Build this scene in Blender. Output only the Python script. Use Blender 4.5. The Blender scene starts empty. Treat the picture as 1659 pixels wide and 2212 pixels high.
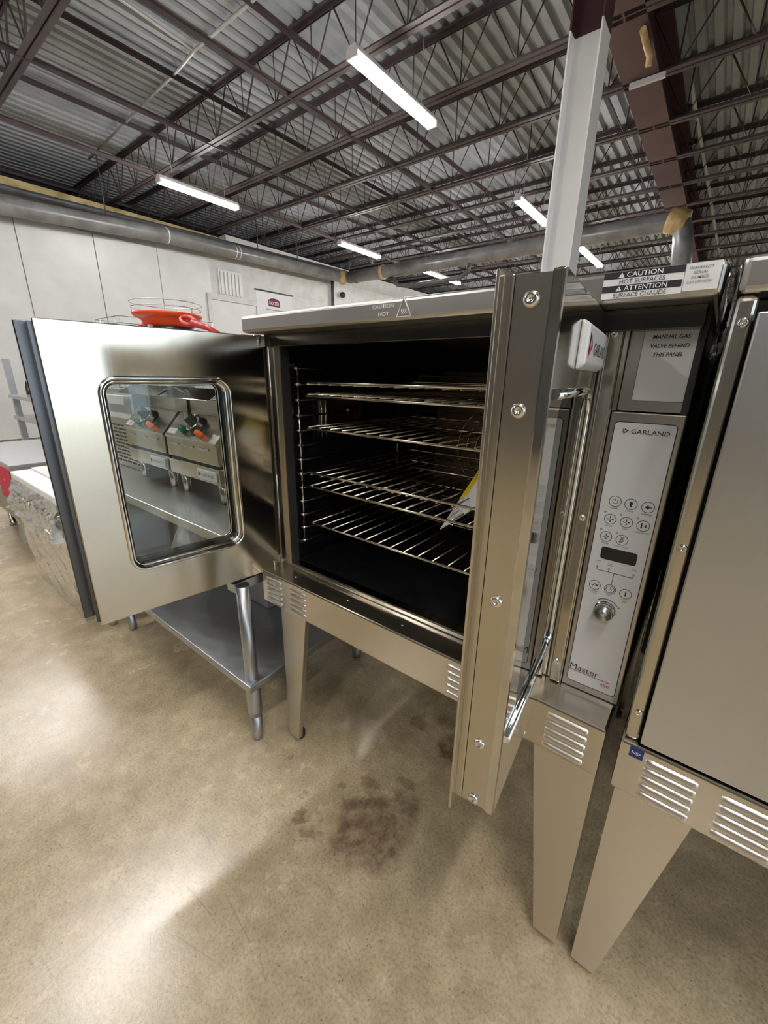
import bpy, bmesh, math, random
from mathutils import Vector, Matrix
random.seed(7)
scene = bpy.context.scene
COL = scene.collection

# ------------------------------------------------------------------ camera
cam_d = bpy.data.cameras.new('camera')
cam = bpy.data.objects.new('camera', cam_d)
COL.objects.link(cam)
scene.camera = cam
cam_d.sensor_fit = 'HORIZONTAL'
cam_d.sensor_width = 36.0
cam_d.lens = 887.463 * 36.0 / 1659.0
cam_d.clip_start = 0.02
cam_d.clip_end = 200
_y, _p, _r = (math.radians(a) for a in (-37.9187, -18.3371, 0.9834))
_f = Vector((math.sin(_y) * math.cos(_p), math.cos(_y) * math.cos(_p), math.sin(_p)))
_r0 = Vector((math.cos(_y), -math.sin(_y), 0))
_u0 = _r0.cross(_f)
_rt = _r0 * math.cos(_r) + _u0 * math.sin(_r)
_up = _u0 * math.cos(_r) - _r0 * math.sin(_r)
_m = Matrix((_rt, _up, -_f)).transposed().to_4x4()
_m.translation = Vector((0.9979, -0.6716, 1.1843))
cam.matrix_world = _m

# ------------------------------------------------------------------ world, exposure
world = bpy.data.worlds.new('world')
scene.world = world
world.use_nodes = True
bg = world.node_tree.nodes['Background']
bg.inputs[0].default_value = (0.70, 0.84, 1.0, 1)
bg.inputs[1].default_value = 3.2
scene.view_settings.view_transform = 'Standard'
scene.view_settings.look = 'None'
scene.view_settings.exposure = 0.0
scene.view_settings.gamma = 1.0
scene.view_settings.use_curve_mapping = False
TUBE_POWER = 122.0          # emission of the fluorescent tubes

# ------------------------------------------------------------------ materials
def new_mat(name):
    m = bpy.data.materials.new(name)
    m.use_nodes = True
    nt = m.node_tree
    b = nt.nodes['Principled BSDF']
    return m, nt, b

def plain(name, col, rough=0.5, metal=0.0, spec=0.5, emit=None, estr=0.0):
    m, nt, b = new_mat(name)
    b.inputs['Base Color'].default_value = (*col, 1)
    b.inputs['Roughness'].default_value = rough
    b.inputs['Metallic'].default_value = metal
    b.inputs['Specular IOR Level'].default_value = spec
    if emit:
        b.inputs['Emission Color'].default_value = (*emit, 1)
        b.inputs['Emission Strength'].default_value = estr
    return m

def node(nt, kind, **kw):
    n = nt.nodes.new(kind)
    for k, v in kw.items():
        setattr(n, k, v)
    return n

def steel(name, col, rough, spread=0.06, streak=(1, 1, 60), scale=6.0, bump=0.0, blot=0.04):
    """brushed metal: fine streaks and smudges drive the roughness"""
    m, nt, b = new_mat(name)
    L = nt.links
    tc = node(nt, 'ShaderNodeTexCoord')
    mp = node(nt, 'ShaderNodeMapping')
    mp.inputs['Scale'].default_value = streak
    L.new(tc.outputs['Object'], mp.inputs['Vector'])
    n1 = node(nt, 'ShaderNodeTexNoise')
    n1.inputs['Scale'].default_value = scale
    n1.inputs['Detail'].default_value = 4
    L.new(mp.outputs[0], n1.inputs['Vector'])
    n2 = node(nt, 'ShaderNodeTexNoise')
    n2.inputs['Scale'].default_value = 5
    n2.inputs['Detail'].default_value = 3
    L.new(tc.outputs['Object'], n2.inputs['Vector'])
    r1 = node(nt, 'ShaderNodeMapRange')
    r1.inputs['From Min'].default_value = 0.3
    r1.inputs['From Max'].default_value = 0.7
    r1.inputs['To Min'].default_value = max(0.01, rough - spread)
    r1.inputs['To Max'].default_value = rough + spread
    L.new(n1.outputs['Fac'], r1.inputs['Value'])
    r2 = node(nt, 'ShaderNodeMapRange')
    r2.inputs['From Min'].default_value = 0.45
    r2.inputs['From Max'].default_value = 0.8
    r2.inputs['To Min'].default_value = 0.0
    r2.inputs['To Max'].default_value = blot
    L.new(n2.outputs['Fac'], r2.inputs['Value'])
    ad = node(nt, 'ShaderNodeMath', operation='ADD')
    L.new(r1.outputs[0], ad.inputs[0])
    L.new(r2.outputs[0], ad.inputs[1])
    L.new(ad.outputs[0], b.inputs['Roughness'])
    b.inputs['Base Color'].default_value = (*col, 1)
    b.inputs['Metallic'].default_value = 1.0
    if bump:
        bp = node(nt, 'ShaderNodeBump')
        bp.inputs['Strength'].default_value = bump
        bp.inputs['Distance'].default_value = 0.002
        L.new(n1.outputs['Fac'], bp.inputs['Height'])
        L.new(bp.outputs[0], b.inputs['Normal'])
    return m

def noisy(name, c1, c2, scale=8.0, rough=0.5, detail=5, metal=0.0, bump=0.0, lo=0.35, hi=0.65, spec=0.5):
    m, nt, b = new_mat(name)
    L = nt.links
    tc = node(nt, 'ShaderNodeTexCoord')
    n1 = node(nt, 'ShaderNodeTexNoise')
    n1.inputs['Scale'].default_value = scale
    n1.inputs['Detail'].default_value = detail
    L.new(tc.outputs['Object'], n1.inputs['Vector'])
    cr = node(nt, 'ShaderNodeValToRGB')
    cr.color_ramp.elements[0].position = lo
    cr.color_ramp.elements[1].position = hi
    cr.color_ramp.elements[0].color = (*c1, 1)
    cr.color_ramp.elements[1].color = (*c2, 1)
    L.new(n1.outputs['Fac'], cr.inputs[0])
    L.new(cr.outputs[0], b.inputs['Base Color'])
    b.inputs['Roughness'].default_value = rough
    b.inputs['Metallic'].default_value = metal
    b.inputs['Specular IOR Level'].default_value = spec
    if bump:
        bp = node(nt, 'ShaderNodeBump')
        bp.inputs['Strength'].default_value = bump
        bp.inputs['Distance'].default_value = 0.01
        L.new(n1.outputs['Fac'], bp.inputs['Height'])
        L.new(bp.outputs[0], b.inputs['Normal'])
    return m

def film(name, tint=(0.9, 0.92, 0.93), alpha=0.3, rough=0.08, ior=1.45):
    """thin clear sheet: mostly see-through with mirror-like highlights"""
    m = bpy.data.materials.new(name)
    m.use_nodes = True
    nt = m.node_tree
    nt.nodes.clear()
    L = nt.links
    out = node(nt, 'ShaderNodeOutputMaterial')
    tr = node(nt, 'ShaderNodeBsdfTransparent')
    tr.inputs[0].default_value = (*tint, 1)
    gl = node(nt, 'ShaderNodeBsdfGlossy')
    gl.inputs['Roughness'].default_value = rough
    df = node(nt, 'ShaderNodeBsdfDiffuse')
    df.inputs[0].default_value = (0.8, 0.8, 0.8, 1)
    fr = node(nt, 'ShaderNodeFresnel')
    fr.inputs[0].default_value = ior
    m1 = node(nt, 'ShaderNodeMixShader')
    m1.inputs[0].default_value = alpha
    L.new(tr.outputs[0], m1.inputs[1])
    L.new(df.outputs[0], m1.inputs[2])
    m2 = node(nt, 'ShaderNodeMixShader')
    L.new(fr.outputs[0], m2.inputs[0])
    L.new(m1.outputs[0], m2.inputs[1])
    L.new(gl.outputs[0], m2.inputs[2])
    L.new(m2.outputs[0], out.inputs[0])
    return m

def floor_material():
    m, nt, b = new_mat('polished_concrete')
    L = nt.links
    tc = node(nt, 'ShaderNodeTexCoord')
    P = tc.outputs['Object']
    def noise(scale, detail=6, rough=0.6, vec=P):
        n = node(nt, 'ShaderNodeTexNoise')
        n.inputs['Scale'].default_value = scale
        n.inputs['Detail'].default_value = detail
        n.inputs['Roughness'].default_value = rough
        L.new(vec, n.inputs['Vector'])
        return n
    def ramp(fac, *stops):
        c = node(nt, 'ShaderNodeValToRGB')
        e = c.color_ramp.elements
        while len(e) < len(stops):
            e.new(0.5)
        for el, (p, col) in zip(e, stops):
            el.position = p
            el.color = (*col, 1) if len(col) == 3 else col
        L.new(fac, c.inputs[0])
        return c
    def mix(fac, a, c, kind='MIX'):
        n = node(nt, 'ShaderNodeMix', data_type='RGBA', blend_type=kind)
        if isinstance(fac, float):
            n.inputs[0].default_value = fac
        else:
            L.new(fac, n.inputs[0])
        for s, v in ((6, a), (7, c)):
            if isinstance(v, tuple):
                n.inputs[s].default_value = (*v, 1)
            else:
                L.new(v, n.inputs[s])
        return n.outputs[2]
    big = noise(1.3, 5)
    base = ramp(big.outputs['Fac'], (0.32, (0.40, 0.325, 0.205)), (0.55, (0.475, 0.395, 0.265)), (0.75, (0.53, 0.455, 0.325)))
    mid = noise(14, 6, 0.7)
    midc = ramp(mid.outputs['Fac'], (0.3, (0.72, 0.70, 0.66)), (0.7, (1.12, 1.1, 1.06)))
    c = mix(1.0, base.outputs[0], midc.outputs[0], 'MULTIPLY')
    sp = noise(150, 3, 0.7)
    spc = ramp(sp.outputs['Fac'], (0.34, (0.62, 0.60, 0.56)), (0.5, (1, 1, 1)), (0.72, (1.18, 1.16, 1.12)))
    c = mix(0.75, c, spc.outputs[0], 'MULTIPLY')
    # dark pin specks
    vo = node(nt, 'ShaderNodeTexVoronoi')
    vo.inputs['Scale'].default_value = 75
    L.new(P, vo.inputs['Vector'])
    dk = node(nt, 'ShaderNodeMath', operation='LESS_THAN')
    dk.inputs[1].default_value = 0.16
    L.new(vo.outputs['Distance'], dk.inputs[0])
    gate = noise(40, 2)
    g2 = node(nt, 'ShaderNodeMath', operation='GREATER_THAN')
    g2.inputs[1].default_value = 0.58
    L.new(gate.outputs['Fac'], g2.inputs[0])
    mm = node(nt, 'ShaderNodeMath', operation='MULTIPLY')
    L.new(dk.outputs[0], mm.inputs[0])
    L.new(g2.outputs[0], mm.inputs[1])
    mm2 = node(nt, 'ShaderNodeMath', operation='MULTIPLY')
    L.new(mm.outputs[0], mm2.inputs[0])
    mm2.inputs[1].default_value = 0.55
    c = mix(mm2.outputs[0], c, (0.07, 0.055, 0.035))
    # rust-brown spill with its own spots
    warp = noise(9, 4)
    ws = node(nt, 'ShaderNodeVectorMath', operation='MULTIPLY_ADD')
    L.new(warp.outputs['Color'], ws.inputs[0])
    ws.inputs[1].default_value = (0.13, 0.13, 0)
    L.new(P, ws.inputs[2])
    tot = None
    for (sx, sy, r, amt) in ((0.555, 0.0, 0.13, 0.75), (0.60, 0.10, 0.07, 0.6), (0.50, 0.02, 0.06, 0.7), (0.42, -0.085, 0.022, 0.6), (0.383, -0.08, 0.018, 0.6),
                             (0.45, -0.08, 0.02, 0.5), (0.225, 0.02, 0.014, 0.55), (0.34, -0.05, 0.014, 0.5), (0.36, 0.03, 0.013, 0.5), (0.41, 0.06, 0.018, 0.55),
                             (0.47, 0.12, 0.03, 0.5), (0.55, 0.17, 0.03, 0.5), (0.61, 0.38, 0.07, 0.75), (0.46, 0.40, 0.04, 0.5), (0.53, 0.47, 0.05, 0.45), (0.70, 0.30, 0.04, 0.5)):
        d = node(nt, 'ShaderNodeVectorMath', operation='DISTANCE')
        L.new(ws.outputs[0], d.inputs[0])
        d.inputs[1].default_value = (sx, sy, 0)
        # the floor object origin sits at the world origin
        mr = node(nt, 'ShaderNodeMapRange')
        mr.inputs['From Min'].default_value = r
        mr.inputs['From Max'].default_value = r * 0.6
        mr.inputs['To Min'].default_value = 0
        mr.inputs['To Max'].default_value = amt
        L.new(d.outputs['Value'], mr.inputs['Value'])
        if tot is None:
            tot = mr.outputs[0]
        else:
            mx = node(nt, 'ShaderNodeMath', operation='MAXIMUM')
            L.new(tot, mx.inputs[0])
            L.new(mr.outputs[0], mx.inputs[1])
            tot = mx.outputs[0]
    patchy = noise(26, 4)
    pr = node(nt, 'ShaderNodeMapRange')
    pr.inputs['From Min'].default_value = 0.35
    pr.inputs['From Max'].default_value = 0.6
    pr.inputs['To Min'].default_value = 0.35
    L.new(patchy.outputs['Fac'], pr.inputs['Value'])
    st = node(nt, 'ShaderNodeMath', operation='MULTIPLY')
    L.new(tot, st.inputs[0])
    L.new(pr.outputs[0], st.inputs[1])
    c = mix(st.outputs[0], c, (0.085, 0.036, 0.02))
    # thin dark scratches
    sc_tot = None
    for (a, b2, w) in (((0.23, -0.436), (0.324, -0.43), 0.0016), ((0.203, -0.51), (0.35, -0.576), 0.0013), ((0.319, -0.388), (0.436, -0.403), 0.0013), ((0.163, -0.525), (0.176, -0.723), 0.0012),
                       ((0.493, -0.221), (0.517, -0.23), 0.0016), ((0.298, -0.498), (0.401, -0.469), 0.0012), ((-0.527, -0.448), (-0.567, -0.566), 0.002), ((0.134, -0.341), (0.221, -0.358), 0.0012),
                       ((0.115, -0.693), (0.168, -0.687), 0.001), ((0.468, -0.402), (0.515, -0.419), 0.001)):
        A_, D_ = Vector((*a, 0)), Vector((b2[0] - a[0], b2[1] - a[1], 0))
        s1 = node(nt, 'ShaderNodeVectorMath', operation='SUBTRACT')
        L.new(P, s1.inputs[0])
        s1.inputs[1].default_value = A_
        dt = node(nt, 'ShaderNodeVectorMath', operation='DOT_PRODUCT')
        L.new(s1.outputs[0], dt.inputs[0])
        dt.inputs[1].default_value = D_ / D_.length_squared
        ck = node(nt, 'ShaderNodeClamp')
        L.new(dt.outputs['Value'], ck.inputs[0])
        sl = node(nt, 'ShaderNodeVectorMath', operation='SCALE')
        sl.inputs[0].default_value = D_
        L.new(ck.outputs[0], sl.inputs['Scale'])
        ds = node(nt, 'ShaderNodeVectorMath', operation='DISTANCE')
        L.new(s1.outputs[0], ds.inputs[0])
        L.new(sl.outputs[0], ds.inputs[1])
        lt = node(nt, 'ShaderNodeMapRange')
        lt.inputs['From Min'].default_value = w
        lt.inputs['From Max'].default_value = w * 0.4
        lt.inputs['To Max'].default_value = 0.45
        L.new(ds.outputs['Value'], lt.inputs['Value'])
        if sc_tot is None:
            sc_tot = lt.outputs[0]
        else:
            mx = node(nt, 'ShaderNodeMath', operation='MAXIMUM')
            L.new(sc_tot, mx.inputs[0])
            L.new(lt.outputs[0], mx.inputs[1])
            sc_tot = mx.outputs[0]
    c = mix(sc_tot, c, (0.12, 0.10, 0.075))
    L.new(c, b.inputs['Base Color'])
    rn = noise(3.5, 6, 0.65)
    rr = node(nt, 'ShaderNodeMapRange')
    rr.inputs['From Min'].default_value = 0.3
    rr.inputs['From Max'].default_value = 0.7
    rr.inputs['To Min'].default_value = 0.20
    rr.inputs['To Max'].default_value = 0.30
    L.new(rn.outputs['Fac'], rr.inputs['Value'])
    L.new(rr.outputs[0], b.inputs['Roughness'])
    b.inputs['Specular IOR Level'].default_value = 0.7
    bp = node(nt, 'ShaderNodeBump')
    bp.inputs['Strength'].default_value = 0.12
    bp.inputs['Distance'].default_value = 0.002
    L.new(sp.outputs['Fac'], bp.inputs['Height'])
    L.new(bp.outputs[0], b.inputs['Normal'])
    return m

SC = (0.58, 0.54, 0.465)
MAT = dict(
    steel=steel('satin_steel', SC, 0.24, 0.012, (1, 1, 90), 8),
    steel_v=steel('satin_steel_vertical_grain', SC, 0.24, 0.012, (90, 90, 1), 8),
    polish=steel('polished_steel', (0.62, 0.60, 0.56), 0.09, 0.01, (1, 1, 40), 8, blot=0.03),
    door_in=steel('door_liner_steel', (0.62, 0.56, 0.45), 0.115, 0.008, (60, 60, 1), 6, blot=0.05),  # reflected tan of floor and door tinted into the colour
    leg=steel('leg_steel', (0.62, 0.575, 0.50), 0.33, 0.015, (1, 1, 80), 10),
    matte_steel=steel('matte_steel', (0.59, 0.60, 0.61), 0.36, 0.015, (60, 60, 1), 8),
    panel=steel('panel_steel', (0.50, 0.48, 0.45), 0.34, 0.012, (90, 90, 1), 8),
    overlay=plain('overlay_silver', (0.60, 0.60, 0.595), 0.38, 0.1),
    galv=steel('galvanised_sheet', (0.45, 0.47, 0.49), 0.36, 0.06, (4, 4, 4), 8, blot=0.08),
    louver=steel('pressed_louver_steel_lit', (0.80, 0.765, 0.72), 0.34, 0.02, (4, 4, 4), 8),  # lighter than the base steel: overhead light put into the colour
    hood=steel('hood_steel', (0.60, 0.58, 0.54), 0.30, 0.015, (1, 1, 60), 8),
    chrome=plain('chrome', (0.78, 0.77, 0.74), 0.06, 1.0),
    zinc=steel('zinc_screw', (0.75, 0.74, 0.70), 0.18, 0.05, (6, 6, 6), 30),
    wire=plain('rack_wire', (0.66, 0.61, 0.52), 0.17, 1.0),
    enamel=noisy('black_enamel', (0.004, 0.004, 0.005), (0.008, 0.008, 0.009), 20, 0.22, spec=0.35),
    darksteel=steel('dark_steel', (0.10, 0.098, 0.095), 0.22, 0.015, (60, 60, 1), 8),
    baffle=steel('baffle_steel', (0.22, 0.17, 0.12), 0.32, 0.06, (5, 5, 5), 8),
    gasket=plain('gasket_black', (0.015, 0.015, 0.016), 0.55),
    black=plain('black_plastic', (0.012, 0.012, 0.014), 0.3),
    ink=plain('black_ink', (0.014, 0.014, 0.02), 0.5),
    ink_blue=plain('navy_ink', (0.012, 0.014, 0.06), 0.5),
    ink_grey=plain('grey_ink', (0.22, 0.22, 0.22), 0.5),
    ink_red=plain('red_ink', (0.42, 0.03, 0.035), 0.5),
    red=plain('red_enamel', (0.55, 0.015, 0.03), 0.35),
    paper=noisy('white_sticker', (0.70, 0.70, 0.70), (0.78, 0.78, 0.77), 30, 0.4),
    paper_red=noisy('red_paper', (0.60, 0.012, 0.05), (0.68, 0.02, 0.07), 20, 0.6),
    yellow=plain('yellow_print', (0.70, 0.55, 0.02), 0.5),
    glass=film('clear_glass', (0.93, 0.95, 0.94), 0.0, 0.02, 1.5),
    wrap=film('plastic_wrap', (0.92, 0.93, 0.93), 0.55, 0.10, 1.7),
    clear=film('clear_film', (0.95, 0.96, 0.96), 0.10, 0.06, 1.6),
    floor=floor_material(),
    white_wall=noisy('white_insulated_panel', (0.50, 0.51, 0.51), (0.55, 0.56, 0.555), 2.5, 0.35),
    block_wall=noisy('white_painted_block', (0.46, 0.465, 0.45), (0.54, 0.545, 0.53), 5, 0.6, bump=0.1),
    grey_wall=noisy('grey_wall', (0.30, 0.30, 0.30), (0.40, 0.40, 0.39), 2, 0.7),
    dark_wall=noisy('dark_grey_wall', (0.06, 0.06, 0.06), (0.09, 0.09, 0.088), 2, 0.7),
    deck=noisy('grey_roof_deck', (0.275, 0.30, 0.33), (0.355, 0.385, 0.415), 3, 0.55),
    joist=noisy('oxide_red_joist', (0.045, 0.033, 0.035), (0.07, 0.052, 0.055), 5, 0.6),
    girder=noisy('oxide_red_girder', (0.05, 0.018, 0.02), (0.075, 0.029, 0.031), 3, 0.55),
    dirty=noisy('weathered_timber_plate', (0.20, 0.15, 0.05), (0.42, 0.34, 0.16), 5, 0.7),
    pipe=noisy('grey_pipe', (0.13, 0.13, 0.135), (0.22, 0.22, 0.22), 4, 0.32, spec=0.6),
    pipe_dark=noisy('dark_pipe', (0.05, 0.05, 0.055), (0.09, 0.09, 0.095), 4, 0.45),
    tan=noisy('tan_fitting', (0.34, 0.22, 0.09), (0.52, 0.37, 0.18), 9, 0.5),
    conduit=plain('galvanised_conduit', (0.55, 0.55, 0.54), 0.4, 0.3),
    white_paint=noisy('white_column_paint', (0.86, 0.86, 0.86), (0.92, 0.92, 0.92), 3, 0.5),
    fixture=plain('white_fixture', (0.8, 0.8, 0.8), 0.4),
    tube=plain('lit_tube', (1, 1, 1), 0.4, emit=(1.0, 0.965, 0.93), estr=TUBE_POWER),
    banner=plain('banner_fabric', (0.78, 0.78, 0.82), 0.6),
    maroon=plain('maroon_print', (0.14, 0.008, 0.03), 0.5),
    orange=plain('orange_plastic', (0.85, 0.085, 0.01), 0.35),
    green=plain('green_lens', (0.0, 0.13, 0.085), 0.25),
    amber=plain('orange_lens', (0.85, 0.13, 0.015), 0.25),
    bag=film('white_bag_film', (0.9, 0.9, 0.9), 0.7, 0.2, 1.4),
    card=noisy('grey_card', (0.14, 0.14, 0.145), (0.19, 0.19, 0.19), 6, 0.7),
    blue=plain('blue_sticker', (0.012, 0.03, 0.16), 0.4),
    rubber=plain('dark_foot', (0.03, 0.03, 0.03), 0.6),
)

# ------------------------------------------------------------------ mesh helpers
WLOC = {}

class MB:
    def __init__(self, xf=None):
        self.v, self.f, self.sm = [], [], []
        self.xf = xf
    def add(self, vs, fs, smooth=False):
        o = len(self.v)
        for p in vs:
            p = Vector(p)
            self.v.append(self.xf(p) if self.xf else p)
        for f in fs:
            self.f.append([i + o for i in f])
            self.sm.append(smooth)
        return self
    def box(self, x0, x1, y0, y1, z0, z1):
        vs = [(x, y, z) for z in (z0, z1) for y in (y0, y1) for x in (x0, x1)]
        return self.add(vs, [(0, 2, 3, 1), (4, 5, 7, 6), (0, 1, 5, 4), (2, 6, 7, 3), (0, 4, 6, 2), (1, 3, 7, 5)])
    def hexa(self, bottom, top):
        """8 corners: bottom ring of 4, top ring of 4 (same winding, counter-clockwise from above)"""
        return self.add(list(bottom) + list(top), [(3, 2, 1, 0), (4, 5, 6, 7), (0, 1, 5, 4), (1, 2, 6, 5), (2, 3, 7, 6), (3, 0, 4, 7)])
    def prism(self, poly, a, b, axis='y'):
        """extrude a closed 2D outline (given in the two other axes) from a to b"""
        n = len(poly)
        def pt(q, t):
            if axis == 'y': return (q[0], t, q[1])
            if axis == 'x': return (t, q[0], q[1])
            return (q[0], q[1], t)
        vs = [pt(q, a) for q in poly] + [pt(q, b) for q in poly]
        fs = [tuple(range(n)), tuple(reversed(range(n, 2 * n)))]
        fs += [(i, i + n, (i + 1) % n + n, (i + 1) % n) for i in range(n)]
        return self.add(vs, fs)
    def tube(self, pts, r, n=6, closed=False, smooth=True, caps=True):
        pts = [Vector(p) for p in pts]
        m = len(pts)
        vs, fs = [], []
        prev = None
        for i, p in enumerate(pts):
            a = pts[(i - 1) % m] if (closed or i > 0) else p
            c = pts[(i + 1) % m] if (closed or i < m - 1) else p
            t = (c - a).normalized()
            if prev is None:
                h = Vector((0, 0, 1)) if abs(t.z) < 0.9 else Vector((1, 0, 0))
                u = t.cross(h).normalized()
            else:
                u = (prev - t * prev.dot(t)).normalized()
            prev = u
            w = t.cross(u)
            rr = r[i] if isinstance(r, (list, tuple)) else r
            for k in range(n):
                an = 2 * math.pi * k / n
                vs.append(p + (u * math.cos(an) + w * math.sin(an)) * rr)
        for i in range(m if closed else m - 1):
            j = (i + 1) % m
            for k in range(n):
                k2 = (k + 1) % n
                fs.append((i * n + k, i * n + k2, j * n + k2, j * n + k))
        self.add(vs, fs, smooth)
        if caps and not closed:
            self.add(vs[:n], [tuple(reversed(range(n)))])
            self.add(vs[-n:], [tuple(range(n))])
        return self
    def lathe(self, prof, center=(0, 0, 0), axis=(0, 0, 1), n=20, smooth=True):
        """profile of (radius, height along axis)"""
        ax = Vector(axis).normalized()
        h = Vector((0, 0, 1)) if abs(ax.z) < 0.9 else Vector((1, 0, 0))
        u = ax.cross(h).normalized()
        w = ax.cross(u)
        c = Vector(center)
        vs, fs = [], []
        for (r, t) in prof:
            for k in range(n):
                an = 2 * math.pi * k / n
                vs.append(c + ax * t + (u * math.cos(an) + w * math.sin(an)) * r)
        for i in range(len(prof) - 1):
            for k in range(n):
                k2 = (k + 1) % n
                fs.append((i * n + k, i * n + k2, (i + 1) * n + k2, (i + 1) * n + k))
        self.add(vs, fs, smooth)
        for i, rev in ((0, True), (len(prof) - 1, False)):
            if prof[i][0] > 1e-6:
                ring = vs[i * n:(i + 1) * n]
                self.add(ring, [tuple(reversed(range(n))) if rev else tuple(range(n))])
        return self
    def mesh(self, name, mat, recenter=True):
        c = Vector((0, 0, 0))
        if recenter and self.v:
            lo = Vector([min(p[i] for p in self.v) for i in range(3)])
            hi = Vector([max(p[i] for p in self.v) for i in range(3)])
            c = (lo + hi) / 2
            c.z = lo.z
        me = bpy.data.meshes.new(name)
        me.from_pydata([tuple(p - c) for p in self.v], [], self.f)
        me.polygons.foreach_set('use_smooth', self.sm)
        me.materials.append(mat if not isinstance(mat, str) else MAT[mat])
        bm = bmesh.new()
        bm.from_mesh(me)
        bmesh.ops.remove_doubles(bm, verts=bm.verts, dist=1e-6)
        bmesh.ops.recalc_face_normals(bm, faces=bm.faces)
        bm.to_mesh(me)
        bm.free()
        me.update()
        return me, c
    def build(self, name, mat, parent=None, bevel=0.0, seg=2, recenter=True):
        me, c = self.mesh(name, mat, recenter)
        o = bpy.data.objects.new(name, me)
        COL.objects.link(o)
        place(o, c, parent)
        if bevel:
            bv = o.modifiers.new('bevel', 'BEVEL')
            bv.width = bevel
            bv.segments = seg
            bv.limit_method = 'ANGLE'
            bv.angle_limit = math.radians(40)
            bv.harden_normals = False
        return o

def place(o, world_loc, parent):
    w = Vector(world_loc)
    WLOC[o.name] = w
    if parent is not None:
        o.parent = parent
        o.location = w - WLOC[parent.name]
    else:
        o.location = w

def inst(src, name, loc, parent):
    """another object with the same mesh (and the same modifiers)"""
    o = src.copy()
    o.name = name
    COL.objects.link(o)
    place(o, loc, parent)
    return o

def tag(o, label=None, cat=None, group=None, kind=None):
    if label: o['label'] = label
    if cat: o['category'] = cat
    if group: o['group'] = group
    if kind: o['kind'] = kind
    return o

def thing(name, loc, label, cat, group=None):
    e = bpy.data.objects.new(name, None)
    e.empty_display_size = 0.1
    COL.objects.link(e)
    place(e, loc, None)
    return tag(e, label, cat, group)

def struct(o):
    o['kind'] = 'structure'
    return o

def text(s, parent, name, mat, origin, right, up, cx, cy, width=None, cap=None, bold=0.0, shear=0.0, lift=0.0004, thick=0.0002):
    """flat lettering centred at (cx, cy) on the plane spanned by right/up from origin"""
    cu = bpy.data.curves.new(name, 'FONT')
    cu.body = s
    cu.size = 1.0
    cu.offset = bold
    cu.shear = shear
    cu.resolution_u = 3
    tmp = bpy.data.objects.new('tmp_text', cu)
    COL.objects.link(tmp)
    dg = bpy.context.evaluated_depsgraph_get()
    me = bpy.data.meshes.new_from_object(tmp.evaluated_get(dg))
    bpy.data.objects.remove(tmp)
    vs = [v.co.copy() for v in me.vertices]
    x0, x1 = min(v.x for v in vs), max(v.x for v in vs)
    y0, y1 = min(v.y for v in vs), max(v.y for v in vs)
    sx = sy = None
    if width: sx = width / (x1 - x0)
    if cap: sy = cap / (y1 - y0)
    sx = sx or sy
    sy = sy or sx
    right, up = Vector(right).normalized(), Vector(up).normalized()
    nrm = right.cross(up)
    o0 = Vector(origin)
    for v in me.vertices:
        lx = (v.co.x - (x0 + x1) / 2) * sx + cx
        ly = (v.co.y - (y0 + y1) / 2) * sy + cy
        v.co = o0 + right * lx + up * ly + nrm * lift
    me.materials.clear()
    me.materials.append(MAT[mat])
    c = o0 + right * cx + up * cy
    for v in me.vertices:
        v.co -= c
    me.update()
    o = bpy.data.objects.new(name, me)
    COL.objects.link(o)
    place(o, c, parent)
    return o

def rrect(x0, x1, y0, y1, r, k=5):
    pts = []
    for (cx, cy, a0) in ((x1 - r, y1 - r, 0), (x0 + r, y1 - r, 90), (x0 + r, y0 + r, 180), (x1 - r, y0 + r, 270)):
        for i in range(k + 1):
            a = math.radians(a0 + 90 * i / k)
            pts.append((cx + r * math.cos(a), cy + r * math.sin(a)))
    return pts

def plate_hole(mb, w, h0, h1, hole, rad, t0, t1, k=5):
    """plate spanning u 0..w, z h0..h1, thickness t0..t1 (third axis) with a rounded window"""
    inner = rrect(*hole, rad, k)
    corners = [(w, h1), (0, h1), (0, h0), (w, h0)]
    n = len(inner)
    vs, fs = [], []
    for t in (t0, t1):
        vs += [(p[0], t, p[1]) for p in inner] + [(c[0], t, c[1]) for c in corners]
    S = n + 4
    for side in (0, 1):
        o = side * S
        for q in range(4):
            for i in range(k):
                a = q * (k + 1) + i
                f = (o + n + q, o + a, o + a + 1)
                fs.append(f if side else f[::-1])
            a = q * (k + 1) + k
            b2 = (a + 1) % n
            f = (o + n + q, o + a, o + b2, o + n + (q + 1) % 4)
            fs.append(f if side else f[::-1])
    for i in range(n):
        j = (i + 1) % n
        fs.append((i, j, S + j, S + i))
    for q in range(4):
        r = (q + 1) % 4
        fs.append((n + q, S + n + q, S + n + r, n + r))
    mb.add(vs, fs)
    return mb

# ------------------------------------------------------------------ the building
XL, XR, YB, YF, ZD = -8.6, 6.5, -7.0, 24.0, 4.78
XO = -12.5            # the roof runs on behind the partition wall
fl = MB().box(XO - 0.3, 14, YB - 0.3, YF + 0.3, -0.2, 0.0).build('floor', 'floor', recenter=False)
struct(fl)

# corrugated deck, ribs running along y
mb = MB()
pitch, dep = 0.16, 0.05
prof = []
x = XO
while x < XR:
    prof += [(x, ZD), (x + 0.075, ZD), (x + 0.095, ZD + dep), (x + 0.14, ZD + dep)]
    x += pitch
vs = [(p[0], yy, p[1]) for yy in (YB, YF) for p in prof]
n = len(prof)
mb.add(vs, [(i, i + 1, n + i + 1, n + i) for i in range(n - 1)])
mb.box(XO, XR, YB, YF, ZD + 0.08, ZD + 0.2)
ceil = struct(mb.build('ceiling', 'deck'))

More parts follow.
